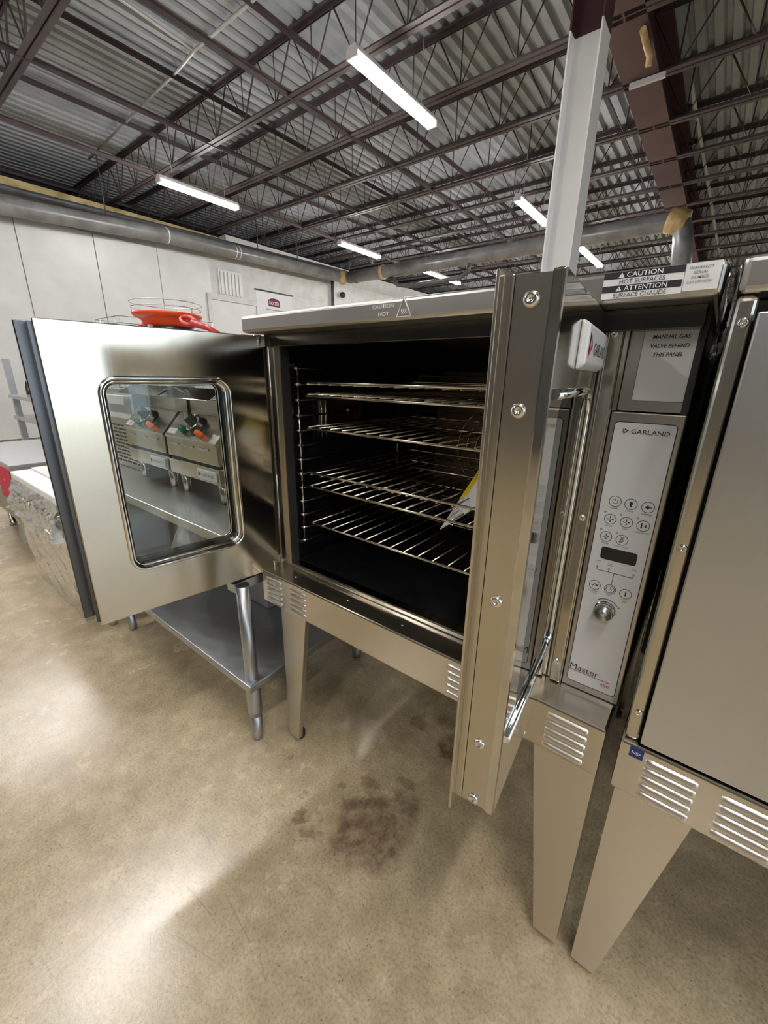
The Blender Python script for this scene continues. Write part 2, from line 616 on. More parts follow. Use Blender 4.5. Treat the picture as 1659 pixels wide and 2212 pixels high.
def joist(y, parent, xs):
    zb, zt = 4.2, ZD - 0.005
    src = bpy.data.objects.new('joist', None)
    COL.objects.link(src)
    place(src, (0, y, 0), parent)
    m1, m2, m3 = MB(), MB(), MB()
    for (xa, xb) in xs:
        for s in (-1, 1):
            m1.box(xa, xb, y + s * 0.012 - (0.05 if s < 0 else 0), y + s * 0.012 + (0.05 if s > 0 else 0), zb, zb + 0.007)
            m1.box(xa, xb, y + s * 0.012 - 0.003, y + s * 0.012 + 0.003, zb, zb + 0.05)
            m2.box(xa, xb, y + s * 0.012 - (0.05 if s < 0 else 0), y + s * 0.012 + (0.05 if s > 0 else 0), zt - 0.007, zt)
            m2.box(xa, xb, y + s * 0.012 - 0.003, y + s * 0.012 + 0.003, zt - 0.05, zt)
        k = int((xb - xa) / 0.62)
        st = (xb - xa) / k
        for i in range(k):
            a = xa + i * st
            m3.tube([(a, y, zt - 0.02), (a + st / 2, y, zb + 0.02), (a + st, y, zt - 0.02)], 0.011, 4, smooth=False)
            m3.tube([(a + st / 2, y, zt - 0.02), (a + st / 2, y, zb + 0.02)], 0.008, 4, smooth=False)
    m1.build('bottom_chord', 'joist', src)
    m2.build('top_chord', 'joist', src)
    m3.build('web', 'joist', src)
    return src

JX = [(XO, -0.36), (-0.34, XR)]
j0 = joist(3.35, ceil, JX)
JY = [-5.9, -3.9, -1.8, 0.3, 1.29, 4.36, 5.4, 6.45, 7.5, 8.55, 9.6, 10.65, 11.7, 13.0, 14.3, 15.6, 17.0, 18.4, 20.0, 22.0]
for y in JY:
    e = bpy.data.objects.new('joist', None)
    COL.objects.link(e)
    place(e, (0, y, 0), ceil)
    for ch in list(j0.children):
        c = ch.copy()
        COL.objects.link(c)
        c.parent = e
        c.location = ch.location
        WLOC[c.name] = WLOC[e.name] + c.location
# main girder, I-section along y
gx = -0.35
g = MB().box(gx - 0.17, gx + 0.17, YB, YF, 4.2, 4.225).box(gx - 0.012, gx + 0.012, YB, YF, 4.225, 4.74).box(gx - 0.17, gx + 0.17, YB, YF, 4.74, 4.765)
g.build('girder', 'girder', ceil)
for bx in (-10.4, -6.9, -5.3, -3.6, 1.6, 3.6):
    MB().box(bx, bx + 0.045, YB, YF, 4.235, 4.24).box(bx, bx + 0.005, YB, YF, 4.19, 4.235).build('bridging_angle', 'joist', ceil)
    MB().box(bx + 0.1, bx + 0.145, YB, YF, 4.715, 4.72).box(bx + 0.1, bx + 0.105, YB, YF, 4.67, 4.715).build('bridging_angle', 'joist', ceil)

# walls
wl = struct(MB().box(XL - 0.25, XL, YB, 5.6, 0, 4.0).box(XL - 0.25, XL, 5.6, YF, 0, 4.18).build('wall_left', 'block_wall'))
y = -6.2
while y < 4.2:
    MB().box(XL + 0.002, XL + 0.035, y + 0.006, y + 1.124, 0.02, 3.56).build('wall_panel', 'white_wall', wl, bevel=0.004)
    y += 1.13
MB().box(XL, XL + 0.10, -6.5, 5.5, 3.94, 4.05).build('wall_plate', 'dirty', wl)
# faint ribbed vent panel and frames on the block wall
vent = MB()
vent.box(XL, XL + 0.03, 5.30, 5.92, 2.88, 3.44).build('vent_frame', 'white_wall', wl, bevel=0.005)
for k in range(6):
    MB().box(XL + 0.03, XL + 0.055, 5.34 + k * 0.095, 5.395 + k * 0.095, 2.92, 3.40).build('vent_slat', 'white_wall', wl, bevel=0.01)
for (za, zb) in ((2.0, 2.02), (2.62, 2.635), (3.2, 3.215), (3.8, 3.81)):
    MB().box(XL, XL + 0.012, 6.4, 20, za, zb).build('block_course', 'block_wall', wl)
d1 = struct(MB().box(XL + 0.0, XL + 0.05, 5.05, 6.25, 0, 2.78).build('door_1', 'white_wall'))
MB().box(XL, XL + 0.08, 4.95, 5.05, 0, 2.9).build('door_jamb', 'block_wall', d1)
MB().box(XL, XL + 0.08, 6.25, 6.35, 0, 2.9).build('door_jamb', 'block_wall', d1)
MB().box(XL, XL + 0.08, 5.05, 6.25, 2.78, 2.9).build('door_head', 'block_wall', d1)
struct(MB().box(XO - 0.2, XO, YB, YF, 0, 4.9).build('wall_outer', 'dark_wall'))
struct(MB().box(XO, XR, YF, YF + 0.2, 0, 4.9).build('wall_back', 'grey_wall'))
struct(MB().box(XO, XR, YB - 0.2, YB, 0, 4.9).build('wall_front', 'dark_wall'))
OY0, OY1, OZ = -2.3, 1.6, 3.2
struct(MB().box(XR, XR + 0.2, YB, OY0, 0, 4.9).box(XR, XR + 0.2, OY1, YF, 0, 4.9).box(XR, XR + 0.2, OY0, OY1, OZ, 4.9).build('wall_right', 'white_wall'))
d2 = struct(MB().box(XR - 0.04, XR, OY0 - 0.1, OY0, 0, OZ + 0.1).box(XR - 0.04, XR, OY1, OY1 + 0.1, 0, OZ + 0.1).box(XR - 0.04, XR, OY0 - 0.1, OY1 + 0.1, OZ, OZ + 0.1).build('door_2', 'white_wall'))

# ------------------------------------------------------------------ ceiling lights
FIX = 'strip lights hung in rows from the roof'
def strip_light(x, y0, y1, label):
    z = 3.80
    t = thing('strip_light', (x, (y0 + y1) / 2, z), label, 'ceiling light', FIX)
    hb = MB(lambda p: Vector((p.x + x, p.y, p.z + z)))
    hb.prism([(-0.06, 0.028), (-0.04, 0.075), (0.04, 0.075), (0.06, 0.028)], y0 - 0.02, y1 + 0.02)
    hb.box(-0.06, 0.06, y0 - 0.025, y0 - 0.005, -0.02, 0.04)
    hb.box(-0.06, 0.06, y1 + 0.005, y1 + 0.025, -0.02, 0.04)
    hb.build('housing', 'fixture', t)
    for s in (-1, 1):
        MB().tube([(x + s * 0.032, y0, z), (x + s * 0.032, y1, z)], 0.026, 8).build('tube', 'tube', t)
    for yy in (y0 + 0.2, y1 - 0.2):
        MB().tube([(x, yy, z + 0.07), (x, yy, 4.79)], 0.004, 4).build('hanger', 'conduit', t)

strip_light(-2.10, 2.76, 4.03, 'large lit strip light nearest overhead, left of the white column')
strip_light(-6.00, 2.90, 4.15, 'lit strip light at the left near the wall pipes')
strip_light(-5.92, 6.55, 7.83, 'small lit strip light in front of the bend of the wall pipe')
strip_light(-5.75, 9.35, 11.4, 'farthest left lit strip light, just over the oven hood')
strip_light(-2.08, 6.50, 7.84, 'lit strip light touching the left edge of the white column')
strip_light(-1.95, 9.40, 11.5, 'far lit strip light just right of the white column')
for (x, y0, y1) in ((-2.10, -0.85, 0.55), (-5.85, -0.55, 0.75), (1.65, -1.7, -0.4), (-2.1, -4.5, -3.2), (1.75, -4.5, -3.2), (-5.9, -4.5, -3.2), (5.2, -4.5, -3.2),
                    (-5.7, 14.5, 16.5), (-1.9, 14.5, 16.5), (5.2, 14.5, 16.5), (-1.9, 19, 21), (-5.7, 19, 21)):
    strip_light(x, y0, y1, 'lit strip light out of the picture or hidden behind the oven')

# ------------------------------------------------------------------ column
ct = thing('steel_column', (-0.41, 3.7, 0), 'white painted steel column rising behind the open oven to the dark red girder', 'column')
def hsec(z0, z1):
    m = MB()
    m.box(-0.535, -0.523, 3.58, 3.82, z0, z1).box(-0.297, -0.285, 3.58, 3.82, z0, z1).box(-0.523, -0.297, 3.694, 3.706, z0, z1)
    return m
hsec(0.02, 3.80).build('shaft', 'white_paint', ct)
hsec(3.80, 4.2).build('unpainted_top', 'girder', ct)
MB().box(-0.58, -0.24, 3.53, 3.87, 0, 0.02).build('base_plate', 'white_paint', ct)

# ------------------------------------------------------------------ pipes under the roof
def pipe_run(name, pts, r, mat, label, rings=(), hang=(), n=14):
    t = thing(name, pts[0], label, 'pipe')
    MB().tube(pts, r, n).build('pipe_body', mat, t)
    for (p, ax, m, rr, ln) in rings:
        MB().lathe([(rr * 0.93, -ln / 2), (rr, -ln / 2 + 0.01), (rr, ln / 2 - 0.01), (rr * 0.93, ln / 2)], p, ax, 14).build('collar', m, t)
    for (p, top) in hang:
        MB().tube([p, (p[0], p[1], top)], 0.012, 5).build('hanger_rod', 'pipe_dark', t)
    return t

pipe_run('wall_pipe', [(-8.25, -6.8, 3.42), (-8.25, 1.5, 3.57), (-8.25, 4.0, 3.74), (-8.25, 8.6, 3.84), (-8.2, 8.95, 3.83), (-8.0, 9.1, 3.83)], 0.135, 'pipe',
         'thick grey pipe running along the white wall at the left', rings=[((-8.25, 4.05, 3.745), (0, 1, 0.03), 'fixture', 0.142, 0.03), ((-8.25, 5.55, 3.775), (0, 1, 0.03), 'fixture', 0.142, 0.025),
         ((-8.25, 5.65, 3.778), (0, 1, 0.03), 'fixture', 0.142, 0.025), ((-8.18, 8.98, 3.83), (0.6, 0.6, 0), 'tan', 0.17, 0.16)], hang=[((-8.25, 6.2, 3.85), 4.7), ((-8.25, 7.4, 3.85), 4.7), ((-8.25, 3.0, 3.8), 4.7)])
pipe_run('upper_wall_pipe', [(-8.42, -6.8, 3.80), (-8.42, 1.5, 3.86), (-8.42, 9.5, 4.06)], 0.05, 'pipe_dark', 'thin dark pipe above the thick grey wall pipe')
pipe_run('cross_pipe', [(-8.0, 9.1, 3.83), (-6.6, 9.05, 3.81), (-2.4, 9.0, 3.80), (-0.35, 9.0, 3.82), (-0.12, 9.0, 3.72), (-0.06, 9.0, 3.5), (0.06, 9.0, 2.6)], 0.155, 'pipe',
         'thick grey pipe crossing the hall under the roof and dropping beside the girder', rings=[((-6.75, 9.055, 3.81), (1, 0, 0), 'tan', 0.175, 0.10), ((-0.2, 9.0, 3.80), (1, 0, -0.3), 'tan', 0.19, 0.30), ((-7.75, 9.1, 3.83), (1, 0, 0), 'pipe_dark', 0.17, 0.1)],
         hang=[((-5, 9.03, 3.9), 4.7), ((-3.2, 9.0, 3.9), 4.7)])
pipe_run('loop_pipe', [(-7.9, 8.95, 4.02), (-7.85, 8.95, 4.2), (-7.5, 8.95, 4.24), (-7.1, 8.95, 4.2), (-7.05, 8.95, 4.0)], 0.04, 'pipe_dark', 'small dark pipe loop over the bend of the wall pipe')
pipe_run('drop_pipe', [(-8.5, 8.9, 4.1), (-8.5, 8.9, 0.05)], 0.045, 'pipe_dark', 'dark vertical pipe on the white block wall below the pipe bend')
pipe_run('ceiling_conduit', [(-8.55, 3.0, 4.72), (-5.0, 2.84, 4.72), (-4.62, 2.80, 4.72), (-2.0, 2.80, 4.72)], 0.018, 'conduit', 'pale conduit running up across the ribbed roof at the left', n=8)
pipe_run('branch_conduit', [(-4.62, 2.80, 4.73), (-4.6, 2.6, 4.73), (-4.52, 1.5, 4.73), (-4.5, -3, 4.73)], 0.016, 'conduit', 'pale conduit branching toward the top edge from the other conduit', n=8)
pipe_run('girder_conduit', [(-0.06, 6.6, 4.62), (-0.04, 7.4, 4.6), (0.03, 10, 4.6), (0.17, 16, 4.6)], 0.028, 'conduit', 'white conduit running beside the girder at the upper right', n=8)
pipe_run('elbow_conduit', [(-6.5, 9.05, 3.66), (-6.25, 9.05, 3.46), (-5.95, 9.05, 3.40), (-4.4, 9.0, 3.40), (-4.2, 9.0, 3.5), (-4.15, 9.0, 3.66)], 0.05, 'pipe_dark', 'dark bent pipe hanging below the thick cross pipe')
cl = thing('beam_clamp', (-0.3, 4.72, 4.2), 'tan pipe clamp hanging on the underside of the girder', 'clamp')
MB().tube([(-0.22, 4.55, 4.165), (-0.22, 4.80, 4.165), (-0.20, 4.88, 4.13), (-0.20, 4.90, 4.06)], 0.03, 8).build('elbow', 'tan', cl)
MB().box(-0.45, -0.12, 5.33, 5.37, 4.15, 4.195).build('cross_bar', 'conduit', cl)

so = thing('wall_sensor', (-8.55, 9.6, 3.5), 'small dark dome camera on the white wall above the hood', 'camera')
MB().lathe([(0.0, 0.0), (0.06, 0.0), (0.065, 0.04), (0.05, 0.08), (0.02, 0.1)], (-8.6, 9.3, 3.5), (1, 0, 0), 14).build('base', 'fixture', so)
MB().lathe([(0.075, 0.0), (0.085, 0.05), (0.06, 0.11), (0.0, 0.13)], (-8.52, 9.3, 3.47), (1, 0, -0.3), 14).build('dome', 'black', so)

# ------------------------------------------------------------------ banner stand
bn = thing('banner_stand', (-5.0, 4.05, 0), 'white roll-up banner with a maroon logo in front of the white wall', 'banner')
MB().box(-5.004, -5.0, 3.69, 4.40, 0.08, 2.42).build('sheet', 'banner', bn)
MB().box(-5.012, -4.992, 3.67, 4.42, 2.42, 2.44).build('top_rail', 'darksteel', bn)
MB().box(-5.06, -4.94, 3.66, 4.43, 0, 0.08).build('base', 'conduit', bn, bevel=0.01)
MB().tube([(-5.03, 4.05, 0.05), (-5.03, 4.05, 2.45)], 0.012, 6).build('pole', 'conduit', bn)
lg = [(-0.115, -0.055), (0.115, -0.055), (0.115, 0.035), (0.06, 0.06), (0, 0.068), (-0.06, 0.06), (-0.115, 0.035)]
MB(lambda p: Vector((p.x - 5.0, p.y + 4.03, p.z + 2.275))).prism(lg, 0.0005, 0.002, 'x').build('logo', 'maroon', bn)
text('BAXTER', bn, 'logo_lettering', 'paper', (-4.998, 4.03, 2.27), (0, 1, 0), (0, 0, 1), 0, 0, width=0.19, cap=0.05, bold=0.02)
MB().box(-5.0, -4.9985, 3.86, 4.25, 2.165, 2.176).build('tagline_rule', 'ink_grey', bn)

# ------------------------------------------------------------------ convection ovens
ZT, ZH, ZB1, ZB0 = 1.321, 1.282, 0.6127, 0.5086
DEPTH = 0.86

def louver_mesh():
    """raised louver, opening along its lower edge; 0.075 long"""
    Lh, H, Pq = 0.0375, 0.0112, 0.0095
    us = [-1, -0.93, -0.84, -0.6, 0, 0.6, 0.84, 0.93, 1]
    vs, fs = [], []
    nv = 5
    for u in us:
        w = max(0.0, 1 - max(0, (abs(u) - 0.84) / 0.16) ** 2) ** 0.5
        for k in range(nv):
            a = math.pi / 2 * k / (nv - 1)
            vs.append((u * Lh, -Pq * w * math.sin(a) - 0.0004, H * (1 - w) / 2 + H * w * math.cos(a) if w > 0 else H / 2))
    for i in range(len(us) - 1):
        for k in range(nv - 1):
            a = i * nv + k
            fs.append((a, a + 1, a + nv + 1, a + nv))
    return MB().add(vs, fs, True)

LOUV = louver_mesh().build('louver', 'louver')
SLOT = MB().box(-0.034, 0.034, -0.0007, 0.0003, -0.002, 0.0006).build('louver_slot', 'ink')

def louvers(x0, parent, first=[True]):
    for k in range(5):
        z = 0.6005 - 0.0172 * k - 0.0112
        loc = (x0 + 0.0375, 0, z)
        if first[0]:
            LOUV.location = loc; place(LOUV, loc, parent); place(SLOT, (loc[0], 0, z), LOUV)
            first[0] = False
        else:
            o = inst(LOUV, 'louver', loc, parent)
            inst(SLOT, 'louver_slot', (loc[0], 0, z), o)

def screw_mb(c, ax, r=0.0075):
    m = MB()
    m.lathe([(r, 0.0), (r, 0.0012), (r * 0.8, 0.0034), (r * 0.35, 0.0042), (r * 0.3, 0.0028), (0.0, 0.0024)], c, ax, 14)
    return m

def front_leg(parent, xa, xb, xc, xd, yf, yr, outer):
    """tapered folded-sheet leg: top xa..xb, foot xc..xd; outer = side that carries the side plate"""
    z1, z0 = ZB0 + 0.002, 0.018
    t = 0.004
    m = MB()
    m.hexa([(xc, yf, z0), (xd, yf, z0), (xd, yf + t, z0), (xc, yf + t, z0)], [(xa, yf, z1), (xb, yf, z1), (xb, yf + t, z1), (xa, yf + t, z1)])
    s = 1 if yr > yf else -1
    if outer == 'R':
        m.hexa([(xd - t, yf + t, z0), (xd, yf + t, z0), (xd, yf + s * 0.05, z0), (xd - t, yf + s * 0.05, z0)], [(xb - t, yf + t, z1), (xb, yf + t, z1), (xb, yr, z1), (xb - t, yr, z1)])
        m.hexa([(xc, yf + t, z0), (xc + t, yf + t, z0), (xc + t, yf + s * 0.016, z0), (xc, yf + s * 0.016, z0)], [(xa, yf + t, z1), (xa + t, yf + t, z1), (xa + t, yf + s * 0.016, z1), (xa, yf + s * 0.016, z1)])
    else:
        m.hexa([(xc, yf + t, z0), (xc + t, yf + t, z0), (xc + t, yf + s * 0.05, z0), (xc, yf + s * 0.05, z0)], [(xa, yf + t, z1), (xa + t, yf + t, z1), (xa + t, yr, z1), (xa, yr, z1)])
        m.hexa([(xd - t, yf + t, z0), (xd, yf + t, z0), (xd, yf + s * 0.016, z0), (xd - t, yf + s * 0.016, z0)], [(xb - t, yf + t, z1), (xb, yf + t, z1), (xb, yf + s * 0.016, z1), (xb - t, yf + s * 0.016, z1)])
    lg = m.build('leg', 'leg', parent)
    cx = (xc + xd) / 2
    MB().lathe([(0.016, 0), (0.018, 0.004), (0.018, 0.02), (0.012, 0.03)], (cx, yf + s * 0.026, 0), (0, 0, 1), 12).build('foot', 'rubber', lg)
    return lg

def door_xf(P, u, n):
    """door-local (u along door, t along outward normal n, z) to world"""
    P, u, n = Vector((*P, 0)), Vector((*u, 0)), Vector((*n, 0))
    return lambda p: P + u * p.x + n * p.y + Vector((0, 0, p.z))

def make_door(parent, P, u, n, L, hole, rad, mat_face, mat_back, z0, z1, T=0.06, trim=0.009, ext=0.0, flush=False):
    """P: hinge or free corner on the face; face at t=0, thickness to -T. The face is the side named by n."""
    xf = door_xf(P, u, n)
    e = bpy.data.objects.new('door', None)
    COL.objects.link(e)
    place(e, (*P, z0), parent)
    w0, w1, a0, a1 = hole
    m = MB(xf)
    plate_hole(m, L, z0, z1, (w0, w1, a0, a1), rad, 0.0, -0.010)
    m.build('face_plate', mat_face, e, bevel=0.002)
    m = MB(xf)
    g = 0.007
    plate_hole(m, L - 2 * g + ext * 0.55, z0 + g, z1 - g, (w0 - g, w1 - g, a0, a1), rad, -0.0102, -T + 0.0122)
    m.v = [v + Vector((*u, 0)) * g for v in m.v]
    m.build('core', mat_back[0], e)
    m = MB(xf)
    plate_hole(m, L + ext, z0 + 0.001, z1 - 0.001, (w0, w1, a0, a1), rad, -T + 0.012, -T)
    m.build('back_plate', mat_back[1], e, bevel=0.002)
    # rounded chrome trim round the window, on the face and on the back
    for (tt, s) in ((0.0, 1), (-T, -1)):
        m = MB(xf)
        path = rrect(w0 - 0.004, w1 + 0.004, a0 - 0.004, a1 + 0.004, rad + 0.004, 8)
        path2 = rrect(w0 + 0.003, w1 - 0.003, a0 + 0.003, a1 - 0.003, rad - 0.003, 8)
        if flush and s > 0:
            path = [(0.012, a1 + 0.004)] + [p for p in (rrect(w0, w1 + 0.004, a0 - 0.004, a1 + 0.004, rad, 8)[8::-1])] + [p for p in (rrect(w0, w1 + 0.004, a0 - 0.004, a1 + 0.004, rad, 8)[:26:-1])] + [(0.012, a0 - 0.004)]
            m.tube([(p[0], 0.001, p[1]) for p in path], 0.0055, 8)
            m.build('window_trim', 'chrome', e)
            continue
        m.tube([(p[0], tt + s * trim * 0.15, p[1]) for p in path], trim * 0.55, 8, closed=True)
        m.tube([(p[0], tt - s * 0.012, p[1]) for p in path2], 0.006, 8, closed=True)
        m.build('window_trim', 'chrome', e)
    for tt in (-0.0022 if flush else -0.016, -T + 0.016):
        MB(xf).prism(rrect(w0 - 0.002, w1 + 0.002, a0 - 0.002, a1 + 0.002, rad, 5), tt - 0.0015, tt + 0.0015, 'y').build('window_pane', 'glass', e)
    return e, xf

def make_oven(ox, label, open_doors):
    t = thing('convection_oven', (ox + 0.48, 0.4, 0), label, 'oven', 'convection ovens standing side by side')
    W = 0.965
    X = lambda a: ox + a
    # base with its louvred front
    base = MB().box(X(0), X(W), 0.0, DEPTH, ZB0, ZB1).build('base', 'steel', t, bevel=0.004)
    for x0 in (0.022, 0.127, 0.655, 0.762, 0.866) if open_doors else (0.036, 0.135, 0.655, 0.762, 0.866):
        louvers(X(x0), base)
    for xx in (0.12, 0.33, 0.51, 0.70):
        MB().lathe([(0.004, 0), (0.0035, 0.0015), (0.0, 0.0022)], (X(xx), 0.035, ZB1), (0, 0, 1), 10).build('rivet', 'zinc', base)
    # hood
    hood = MB().box(X(0.0017), X(0.974), 0.0, DEPTH + 0.02, ZH, ZT).build('hood', 'hood', t, bevel=0.007, seg=3)
    MB().box(X(0.012), X(0.962), 0.060, 0.082, ZH - 0.030, ZH).build('hood_rail', 'darksteel', hood, bevel=0.002)
    # casing
    MB().box(X(0.014), X(0.022), 0.08, DEPTH, ZB1, ZH).build('side_panel', 'steel' if open_doors else 'gasket', t)
    MB().box(X(0.958), X(0.966), 0.08, DEPTH, ZB1, ZH).build('side_panel', 'gasket', t)
    MB().box(X(0.022), X(0.958), DEPTH - 0.008, DEPTH, ZB1, ZH).build('back_panel', 'steel', t)
    if open_doors:
        MB().box(X(0.9662), X(0.9865), DEPTH - 0.05, DEPTH, 0.3, ZT).build('gap_light_stop', 'gasket', t)  # added block at the back, keeps the gap between the ovens black
    MB().box(X(0.03), X(0.935), DEPTH - 0.02, DEPTH - 0.012, 0.03, ZB0).build('rear_light_stop', 'darksteel', t)  # added sheet between the rear legs, shades the floor under the oven
    MB().box(X(0.001), X(0.0225), 0.080, 0.12, ZB1, ZH).build('hinge_strip', 'steel_v', t, bevel=0.002)
    ff = MB().box(X(0.022), X(0.055), 0.077, 0.092, ZB1, ZH).build('door_jamb', 'steel_v', t, bevel=0.003)
    MB().box(X(0.058), X(0.062), 0.072, 0.1, ZB1 + 0.012, ZH - 0.03).build('jamb_seal', 'gasket', ff)
    pil = MB().box(X(0.800), X(0.8675), 0.077, 0.10, ZB1, ZH).build('pillar', 'steel_v', t, bevel=0.003)
    MB().box(X(0.845), X(0.866), 0.069, 0.077, ZB1 + 0.002, ZH - 0.004).build('pillar_flange', 'steel_v', pil, bevel=0.003)
    for zz in (1.250, 0.957, 0.662):
        screw_mb((X(0.8545), 0.069, zz), (0, -1, 0), 0.0062).build('screw', 'zinc', pil)
    MB().box(X(0.055), X(0.80), 0.074, 0.105, ZB1, ZB1 + 0.014).build('sill', 'polish', t, bevel=0.003)
    MB().box(X(0.055), X(0.80), 0.082, 0.10, 1.262, ZH).build('lintel', 'enamel', t)
    # cavity
    cx0, cx1, cy0, cy1, cz0, cz1 = X(0.055), X(0.80), 0.095, 0.74, ZB1 + 0.013, 1.262
    cv = MB()
    cv.box(cx0 - 0.01, cx0, cy0, cy1, cz0, cz1).box(cx1, cx1 + 0.01, cy0, cy1, cz0, cz1).box(cx0, cx1, cy0, cy1, cz0 - 0.01, cz0)
    cv.box(cx0, cx1, cy0, cy1, cz1, cz1 + 0.01).box(cx0 - 0.01, cx1 + 0.01, cy1, cy1 + 0.01, cz0 - 0.01, cz1 + 0.01)
    cav = cv.build('cavity', 'enamel', t)
    if open_doors:
        bf = MB().prism(rrect(X(0.17), X(0.68), cz0 + 0.05, 1.20, 0.03, 4), cy1 - 0.03, cy1 - 0.022, 'y').build('fan_baffle', 'baffle', cav)
        for k in range(4):
            MB().tube([(X(0.425) + (0.05 + 0.035 * k) * math.cos(a * math.pi / 14), cy1 - 0.034, 0.94 + (0.05 + 0.035 * k) * math.sin(a * math.pi / 14)) for a in range(28)], 0.003, 4, closed=True).build('fan_guard_ring', 'wire', bf)
        MB().box(X(0.20), X(0.65), cy1 - 0.036, cy1 - 0.030, 1.115, 1.17).build('baffle_stiffener', 'baffle', bf)
        lp = MB().box(cx0, cx0 + 0.012, 0.20, 0.39, 1.02, 1.135).build('liner_box', 'baffle', cav, bevel=0.003)  # raised plate on the left cavity wall with pale strip, screws and rods
        MB().box(cx0 + 0.012, cx0 + 0.015, 0.30, 0.38, 1.115, 1.128).build('box_strip', 'overlay', lp)
        for (yy, zz) in ((0.235, 1.07), (0.33, 1.075)):
            MB().lathe([(0.016, 0), (0.014, 0.006), (0.0, 0.009)], (cx0 + 0.012, yy, zz), (1, 0, 0), 12).build('box_screw', 'darksteel', lp)
        for yy in (0.205, 0.222):
            MB().tube([(cx0 + 0.016, yy, 1.00), (cx0 + 0.016, yy, 1.14)], 0.004, 6).build('box_bracket', 'wire', lp)
        # rack guides, ladders of bent rod on both side walls
        for (gxx, s) in ((cx0, 1), (cx1, -1)):
            gd = bpy.data.objects.new('rack_guide', None)
            COL.objects.link(gd)
            place(gd, (gxx, 0.3, 0.69), t)
            for yy in (0.122, 0.60):
                MB().tube([(gxx + s * 0.012, yy, 0.688), (gxx + s * 0.012, yy, 1.205)], 0.0035, 6).build('upright', 'wire', gd)
            MB().box(gxx, gxx + s * 0.02, 0.115, 0.13, 0.682, 0.69).build('hook_bracket', 'wire', gd)
            MB().box(gxx, gxx + s * 0.02, 0.115, 0.13, 1.203, 1.211).build('hook_bracket', 'wire', gd)
            first = None
            for k in range(13):
                z = 1.200 - 0.0418 * k
                if first is None:
                    first = MB().tube([(gxx + s * 0.002, 0.112, z), (gxx + s * 0.026, 0.110, z), (gxx + s * 0.032, 0.118, z), (gxx + s * 0.032, 0.66, z), (gxx + s * 0.004, 0.668, z)], 0.0032, 6).build('rung', 'darksteel', gd)
                    z00 = z
                    tip0 = MB().tube([(gxx + s * 0.006, 0.1085, z), (gxx + s * 0.034, 0.1065, z)], [0.0026, 0.0044], 8).build('rung_tip', 'zinc', gd)
                else:
                    inst(first, 'rung', WLOC[first.name] + Vector((0, 0, z - z00)), gd)
                    inst(tip0, 'rung_tip', WLOC[tip0.name] + Vector((0, 0, z - z00)), gd)
    # legs
    if open_doors:
        front_leg(t, X(0.080), X(0.191), X(0.079), X(0.124), 0.004, 0.11, 'L')
    else:
        front_leg(t, X(0.008), X(0.119), X(0.008), X(0.052), 0.004, 0.11, 'L')
    front_leg(t, X(0.852), X(0.963), X(0.915), X(0.963), 0.004, 0.11, 'R')
    front_leg(t, X(0.004), X(0.115), X(0.004), X(0.05), DEPTH - 0.008, DEPTH - 0.12, 'L')
    front_leg(t, X(0.852), X(0.963), X(0.915), X(0.963), DEPTH - 0.008, DEPTH - 0.12, 'R')
    # control column
    yp = 0.077
    cp = MB().box(X(0.8685), X(0.9665), yp, 0.10, ZB1 + 0.001, 1.1365).build('control_panel', 'panel', t, bevel=0.0015)
    ap = MB().box(X(0.8745), X(0.9665), yp + 0.006, 0.10, 1.1385, 1.270).build('access_panel', 'panel', t, bevel=0.0015)
    MB().box(X(0.8685), X(0.8740), yp - 0.004, 0.10, 1.1385, 1.280).build('access_return', 'steel_v', ap)
    MB().box(X(0.881), X(0.962), 0.062, yp + 0.02, 1.266, 1.281).build('soffit', 'darksteel', t)
    knob = MB().lathe([(0.0168, 0), (0.0168, 0.002), (0.0155, 0.003), (0.0155, 0.018), (0.0145, 0.0195)], (X(0.9165), yp - 0.0008, 0.797), (0, -1, 0), 28, smooth=False).build('knob', 'polish', cp)
    MB().lathe([(0.0138, 0), (0.0, 0.0003)], (X(0.9165), yp - 0.0205, 0.797), (0, -1, 0), 28).build('knob_face', 'matte_steel', knob)
    ovx0, ovx1 = (0.8765, 0.9595)
    ov = MB().prism(rrect(X(ovx0), X(ovx1), 0.628, 1.122, 0.006, 4), yp - 0.0006, yp, 'y').build('overlay', 'overlay', cp)
    MB().tube([(p[0], yp - 0.0007, p[1]) for p in rrect(X(ovx0), X(ovx1), 0.628, 1.122, 0.006, 4)], 0.0006, 4, closed=True).build('overlay_border', 'ink', ov)
    MB().prism(rrect(X(0.8925), X(0.9465), 0.8905, 0.9125, 0.004, 4), yp - 0.0012, yp - 0.0005, 'y').build('display', 'black', ov)
    O, R_, U_ = (ox, yp - 0.0008, 0), (1, 0, 0), (0, 0, 1)
    if open_doors:
        def T(s, x, z, **k):
            m = k.pop('mat', 'ink')
            return text(s, ov, 'lettering', m, O, R_, U_, x, z, **k)
        def tri_logo(x, z, sz, par, yy, mats=('ink', 'ink_red')):
            pts = [(-0.5, -0.58), (0.62, 0.0), (-0.5, 0.58)]
            q = [(x + a * sz, z + b * sz) for a, b in pts]
            inn = [(x + a * sz * 0.36 - 0.04 * sz, z + b * sz * 0.36) for a, b in pts]
            for i in range(3):
                j = (i + 1) % 3
                g0, g1 = 0.06, 0.80
                lerp = lambda A, B, f: (A[0] + (B[0] - A[0]) * f, A[1] + (B[1] - A[1]) * f)
                poly = [lerp(q[i], q[j], g0), lerp(q[i], q[j], g1), lerp(inn[i], inn[j], g1), lerp(inn[i], inn[j], g0)]
                MB().prism([(X(a), b) for a, b in poly], yy - 0.0004, yy, 'y').build('logo_arm', mats[1] if i == 2 else mats[0], par)
        tri_logo(0.8935, 1.1085, 0.0085, ov, yp - 0.0006)
        T('GARLAND', 0.9265, 1.1085, width=0.051, cap=0.0068, bold=0.004)
